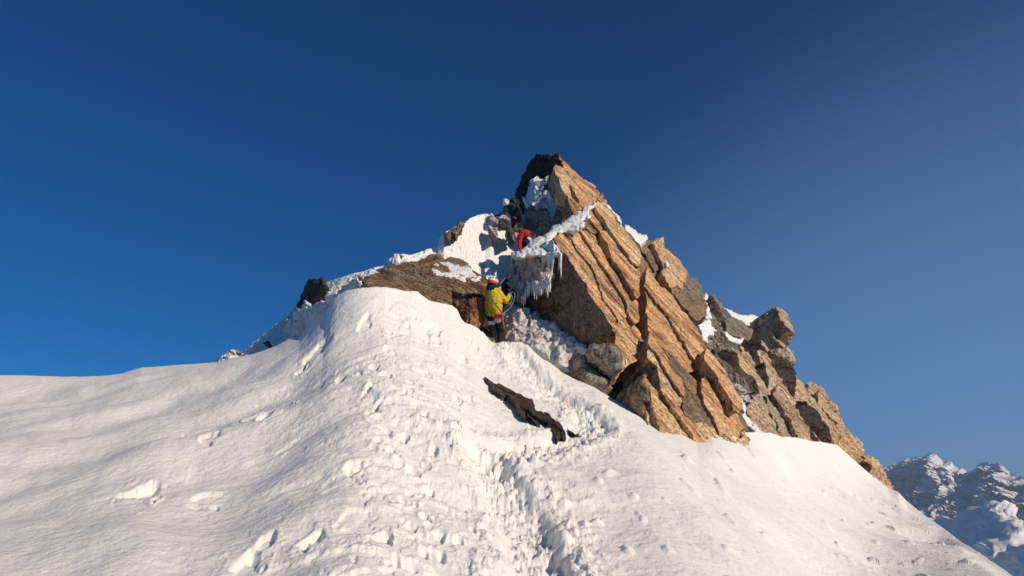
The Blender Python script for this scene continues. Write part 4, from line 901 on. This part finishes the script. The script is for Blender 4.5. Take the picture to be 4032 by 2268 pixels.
# climber in the yellow jacket
S = 16.4
yp = person((1955, 1386, S), 'climber in yellow jacket with white and red helmet, seen from behind', (.90, -.42, .05), (.42, .88, .1),
    (1941, 1113, S + .03), [(1946, 1236, S, .185, .15), (1946, 1218, S, .20, .16), (1946, 1190, S, .205, .165), (1943, 1165, S, .205, .16), (1940, 1147, S, .175, .135), (1938, 1131, S, .085, .085)],
    [((1961, 1150, S - .05), (1993, 1187, S + .05), (2007, 1160, S + .28)), ((1920, 1150, S + .08), (1950, 1166, S + .42), (1966, 1134, S + .50))],
    [((1934, 1250, S + .04), (1941, 1310, S + .05), (1950, 1372, S)), ((1961, 1252, S - .02), (1971, 1306, S + .12), (1966, 1372, S - .02))],
    dict(jacket='yellow', trousers='blackcloth', band='orangered', look=(.55, .8, .15), hr=.128, hands=[((-.1, .5, .8), (-.8, .4, .2), .6), ((0, .3, .95), (.5, .8, 0), .6)]))
fuse('jacket_hood', [loft([(W(1935, 1137, S - .02), .12, .115), (W(1935, 1128, S), .13, .11), (W(1936, 1122, S + .02), .11, .10)], (.9, -.42, 0))], 'navy', yp, .012, .012)
def band(parent, name, c, ax, r1, r2, mat, h=.05):
    ax = unit(ax); return link(name, mesh_np(name, *[list(q) for q in loft([(np.asarray(c) - ax * h / 2, r1, r2), (np.asarray(c) + ax * h / 2, r1, r2)], (.9, -.42, .05), 22)], True), M[mat], parent)
band(yp, 'leg_loop', W(1936, 1270, S + .045), (.0, 0, 1), .108, .108, 'strap', .035)
band(yp, 'leg_loop', W(1961, 1256, S + .0), (-.45, 0, 1), .125, .118, 'strap', .03)
band(yp, 'waist_belt', W(1955, 1243, S), (-.25, 0, 1), .178, .14, 'redstrap', .03)
fuse('gear_sling', [loft([(W(1976, 1240, S - .12), .028, .02), (W(1978, 1256, S - .10), .035, .02), (W(1975, 1268, S - .08), .02, .015)], (1, 0, 0))], 'redstrap', yp, .01, 0)
# rope carried across the back, in the hands and up to the ledge
r1 = rope('climbing_rope', [W(1925, 1139, S - .05), W(1926, 1150, S - .185), W(1934, 1172, S - .205), W(1948, 1195, S - .215), W(1962, 1213, S - .22), W(1974, 1228, S - .20), W(1980, 1236, S - .16)], .016, 'teal')
tag(r1, 'teal rope worn diagonally across the back of the yellow jacket', 'rope')
r2 = rope('climbing_rope', [W(1980, 1236, S - .16), W(1992, 1226, S - .14), W(2008, 1212, S), W(2020, 1190, S + .1), W(2027, 1165, S + .15), W(2024, 1154, S + .2), W(2016, 1150, S + .25), W(2012, 1158, S + .2), W(2017, 1172, S + .15), W(2010, 1192, S + .1), W(2004, 1197, S + .05), W(2001, 1188, S)], .0075, 'palerope', n=90)
tag(r2, 'pale blue rope hanging in loops from the yellow climber\'s right hand', 'rope')
r3 = rope('climbing_rope', [W(1967, 1122, S + .5), W(1976, 1110, S + .75), W(1988, 1096, S + 1.0), W(1998, 1080, S + 1.4), W(2008, 1058, S + 2.0), W(2018, 1030, S + 2.6), W(2026, 1008, S + 3.0)], .0075, 'palerope')
tag(r3, 'rope running up from the yellow climber past the ice curtain to the ledge', 'rope')
r4 = rope('rope_tail', [W(1980, 1238, S - .16), W(1981, 1255, S - .16), W(1983, 1275, S - .14), W(1986, 1292, S - .12)], .009, 'palerope', n=24)
tag(r4, 'short rope end hanging below the harness of the yellow climber', 'rope')
kn = []
for k in range(5):
    a0 = k * 1.2; kn += [W(1983 + 5 * math.cos(a0 + t), 1236 + 6 * math.sin(a0 + t), S - .17 - .01 * k) for t in (0, 1.5, 3, 4.5)]
r5 = rope('knot', kn, .010, 'palerope', n=120); tag(r5, 'knotted bunch of rope at the right hip of the yellow climber', 'rope knot')

# climber in dark clothes at the top
S = 23.9
dp = person((2024, 918, S - .2), 'climber in dark jacket and white helmet with black rucksack, bending down', (.95, -.25, .2), (-.35, -.85, -.3),
    (1993, 797, S - .42), [(2031, 856, S + .1, .17, .14), (2027, 844, S, .17, .15), (2021, 830, S - .08, .185, .15), (2014, 817, S - .18, .19, .15), (2009, 810, S - .24, .15, .12), (2002, 803, S - .32, .075, .075)],
    [((1995, 815, S - .22), (1984, 841, S - .4), (1962, 847, S - .5)), ((2031, 806, S - .12), (2047, 832, S - .35), (2052, 852, S - .5))],
    [((2022, 856, S + .02), (2023, 880, S - .3), (2025, 905, S - .1)), ((2040, 858, S + .12), (2050, 882, S - .1), (2047, 906, S + .2))],
    dict(jacket='navy', trousers='rusty', look=(-.25, -.75, -.6), tilt=(-.1, -.75, .3), hr=.122, vents=7, hands=[((-.9, -.1, -.1), (0, 0, -1), .9), ((.3, -.3, -.9), (-.9, -.2, 0), .8)]))
fuse('knee_pad', [loft([(W(2023, 869, S - .24), .098, .1), (W(2023, 888, S - .27), .09, .095)], (1, 0, 0))], 'blackcloth', dp, .014, .006)
bk = fuse('rucksack', [loft([(W(2018, 790, S + .12), .13, .10), (W(2028, 800, S + .18), .16, .13), (W(2040, 820, S + .25), .165, .14), (W(2050, 842, S + .30), .14, .12)], (.8, -.2, .5))], 'blackcloth', dp, .02, .02)
for a_ in ((2024, 786, 2050, 826), (2010, 806, 2016, 836)):
    fuse('rucksack_strap', [loft([(W(a_[0], a_[1], S - .02), .012, .006), (W(a_[2], a_[3], S + .02), .012, .006)], (0, 1, 0))], 'strap' if a_[0] > 2020 else 'blackcloth', dp, .005, 0, 0)
def axe(lab, h, t, s0, s1, headdir):
    a, b = W(*h, s0), W(*t, s1); d = unit(b - a)
    e = empty('ice_axe', tuple(b)); tag(e, lab, 'ice axe')
    link('shaft', mesh_np('shaft', *loft([(a, .015, .011), (a + (b - a) * .5, .013, .010), (b, .012, .009)], (1, 0, 0), 8), True), M['metal'], e)
    hdir = unit(headdir)
    link('head', mesh_np('head', *loft([(a - hdir * .10, .018, .006), (a, .016, .010), (a + hdir * .07 + d * .005, .012, .006), (a + hdir * .15 + d * .04, .004, .003)], (0, 1, 0), 8), True), M['metal'], e)
axe('ice axe held by the dark climber, its shaft pointing down to the snow', (1953, 842), (1928, 886), S - .55, S - .5, (-.6, -.3, -.5))

# climber in red
S = 21.4
rp_ = person((2062, 985, S - .1), 'climber in a red jacket bent forward over the snow ledge with one arm reaching down', (.10, .95, .30), (-.5, .1, -.85),
    (2034, 931, S - .12), [(2096, 936, S + .05, .165, .14), (2088, 930, S + .02, .17, .145), (2074, 923, S, .18, .15), (2060, 921, S - .03, .185, .145), (2052, 922, S - .05, .15, .12), (2043, 926, S - .08, .075, .075)],
    [((2051, 928, S - .22), (2045, 957, S - .30), (2049, 982, S - .36)), ((2056, 918, S + .14), (2047, 945, S + .12), (2060, 962, S + .05))],
    [((2090, 938, S - .08), (2070, 955, S - .28), (2063, 975, S - .1)), ((2098, 938, S + .12), (2112, 948, S + .0), (2122, 968, S + .2))],
    dict(jacket='redcloth', trousers='navy', look=(-.6, .1, -.75), tilt=(-.5, -.2, .4), band='redstrap', hr=.118, glove='redcloth', hands=[((0, -.1, -1), (.5, -.8, 0), .5), ((.2, -.1, -.9), (.5, -.8, 0), .5)]))
band(rp_, 'harness_belt', W(2086, 930, S + .02), (1, 0, .4), .185, .165, 'blackcloth', .06)
band(rp_, 'leg_loop', W(2082, 946, S - .17), (.7, .2, .8), .10, .112, 'strap', .03)
for k in range(4):
    fuse('carabiner', [loft([(W(2084 + k * 4, 926 + k * 2, S - .16), .02, .008), (W(2084 + k * 4, 934 + k * 2, S - .17), .02, .008)], (1, 0, 0), 8)], 'metal', rp_, .006, 0, 0)

# ------------------------------------------------------------------ distant mountain, valley, haze
MC = parse("250,420 400,400 470,345 540,345 560,330 600,318 640,300 690,268 720,280 760,262 815,252 860,262 875,228 910,222 945,210 985,225 1020,262 1060,300 1100,290 1150,300 1165,340 1220,368 1250,360 1300,402 1350,385 1385,370 1410,330 1440,310 1510,306 1540,322 1570,320 1610,318 1640,335 1680,372 1730,410 1790,430 1867,460 2000,520 2300,640 2700,800", (3300, 1700), .392)
MCs = [(x, y, np.interp(x, [3300, 3700, 4100, 4400], [1100, 780, 540, 470])) for x, y in MC]
MF = [(3300, 3000, 300), (3700, 3100, 260), (4100, 3200, 240), (4400, 3300, 230)]
def mountain():
    a = crest_arrays(MCs); b = crest_arrays(MF); u = np.linspace(a[0][0], a[0][-1], 520); nr = 420
    Yc = np.interp(u, a[0], a[1])[:, None]; tc_ = np.interp(u, a[0], a[2])[:, None]; Yf = np.interp(u, b[0], b[1])[:, None]; tf = np.interp(u, b[0], b[2])[:, None]
    t = np.linspace(0, 1, nr)[None, :]; Y = Yf + (Yc - Yf) * t; Z = Yf * tf + (Yc * tc_ - Yf * tf) * t
    bd = np.array([4, 12, 30, 80, 160])[None, :]; Y = np.concatenate([Y, Yc + bd], 1); Z = np.concatenate([Z, Yc * tc_ - .7 * bd], 1)
    X = u[:, None] * Y; P = np.stack([X, Y, Z], -1).reshape(-1, 3)
    k = (sstep(0, 40, np.abs(Yc - Y)) * .9 + .1).reshape(-1)
    n1 = fbm3(P * .012, 4, 400); n2 = 1 - 2 * np.abs(fbm3(P * np.array([.04, .04, .03]), 5, 410, .55)); n3 = fbm3(P * .15, 4, 420, .6)
    P[:, 0] -= (n1 * 9 + n2 * 6) * k + n3 * 1.8 * np.minimum(k * 2, 1); P[:, 2] += (n2 * 4 + n3 * 1.5) * k
    o = link('mountain', mesh_np('mountain', P, grid_faces(*X.shape), False), M['mountain']); tag(o, kind='structure', label='distant snowy rocky mountain ridge in shade at the lower right')
def mountain_mat():
    t = NT('mountain_snow_rock'); g = t.n("ShaderNodeNewGeometry"); pos = g.outputs['Position']
    n1 = t.noise(pos, .022, 7, .58, .6); n2 = t.noise(pos, .10, 6, .65); sx = t.n("ShaderNodeSeparateXYZ"); t.l(g.outputs['Normal'], sx.inputs[0])
    f = t.mathn('ADD', t.mathn('MULTIPLY', n1, .9), t.mathn('MULTIPLY', n2, .40)); f = t.mathn('SUBTRACT', f, t.mathn('MULTIPLY', sx.outputs[2], .42))
    m = t.ramp(f, [(.57, (0, 0, 0)), (.60, (1, 1, 1))]); rc = t.ramp(n2, [(.35, (.13, .11, .10)), (.65, (.28, .24, .21))])
    t.l(t.mix(m, (.84, .84, .86), rc), t.b.inputs['Base Color']); t.b.inputs['Roughness'].default_value = .8
    t.l(t.bump(n2, 1.5), t.b.inputs['Normal']); return t.m
M['mountain'] = mountain_mat()
mountain()
so = block('mountain_spur', Z7("1440,745 1500,700 1560,715 1640,735 1720,760 1800,790 1900,900 2100,1000 2300,1300 2200,1700 1900,1600 1750,1330 1700,1260 1600,1300 1480,1290 1400,1180 1330,1100 1390,960 1400,900"),
           plane_3((3860, 1980, 430), (4100, 2000, 398), (3900, 2200, 365)), 'snowfar', h=6, L=150, E=unit((-.1, 1, -.2)), bulge=14, bw=90, amp=4, smooth=True, strata=0, jag=8,
           disp=lambda P, amp, st: np.stack([fbm3(P * .05, 4, 500 + q) * amp for q in range(3)], 1), base=None)
tag(so, kind='structure', label='sunlit snowy spur of the distant mountain')
vx = [(-1400, -250), (1400, -250), (1400, 1400), (-1400, 1400)]
vm = mesh_np('valley_floor', [(x, y, -260 + .0 * x) for x, y in vx], [(0, 1, 2, 3)])
tag(link('valley_floor', vm, M['snowfar']), kind='structure', label='snow covered valley floor far below')
hz = bpy.data.materials.new('haze_air'); hz.use_nodes = True; nt = hz.node_tree
for n in list(nt.nodes): nt.nodes.remove(n)
ho = nt.nodes.new("ShaderNodeOutputMaterial"); hv = nt.nodes.new("ShaderNodeVolumePrincipled"); nt.links.new(hv.outputs[0], ho.inputs['Volume'])
hv.inputs['Color'].default_value = (.66, .80, 1.0, 1); hv.inputs['Density'].default_value = .0005; hv.inputs['Anisotropy'].default_value = .2
x0, x1, y0, y1, z0, z1 = -1450, 1450, -300, 1450, -261, 80
bmv = [(x, y, z) for x in (x0, x1) for y in (y0, y1) for z in (z0, z1)]
hb = link('haze', mesh_np('haze', bmv, [(0, 1, 3, 2), (4, 6, 7, 5), (0, 4, 5, 1), (2, 3, 7, 6), (0, 2, 6, 4), (1, 5, 7, 3)]), hz)
tag(hb, kind='stuff', label='thin pale haze in the mountain air')
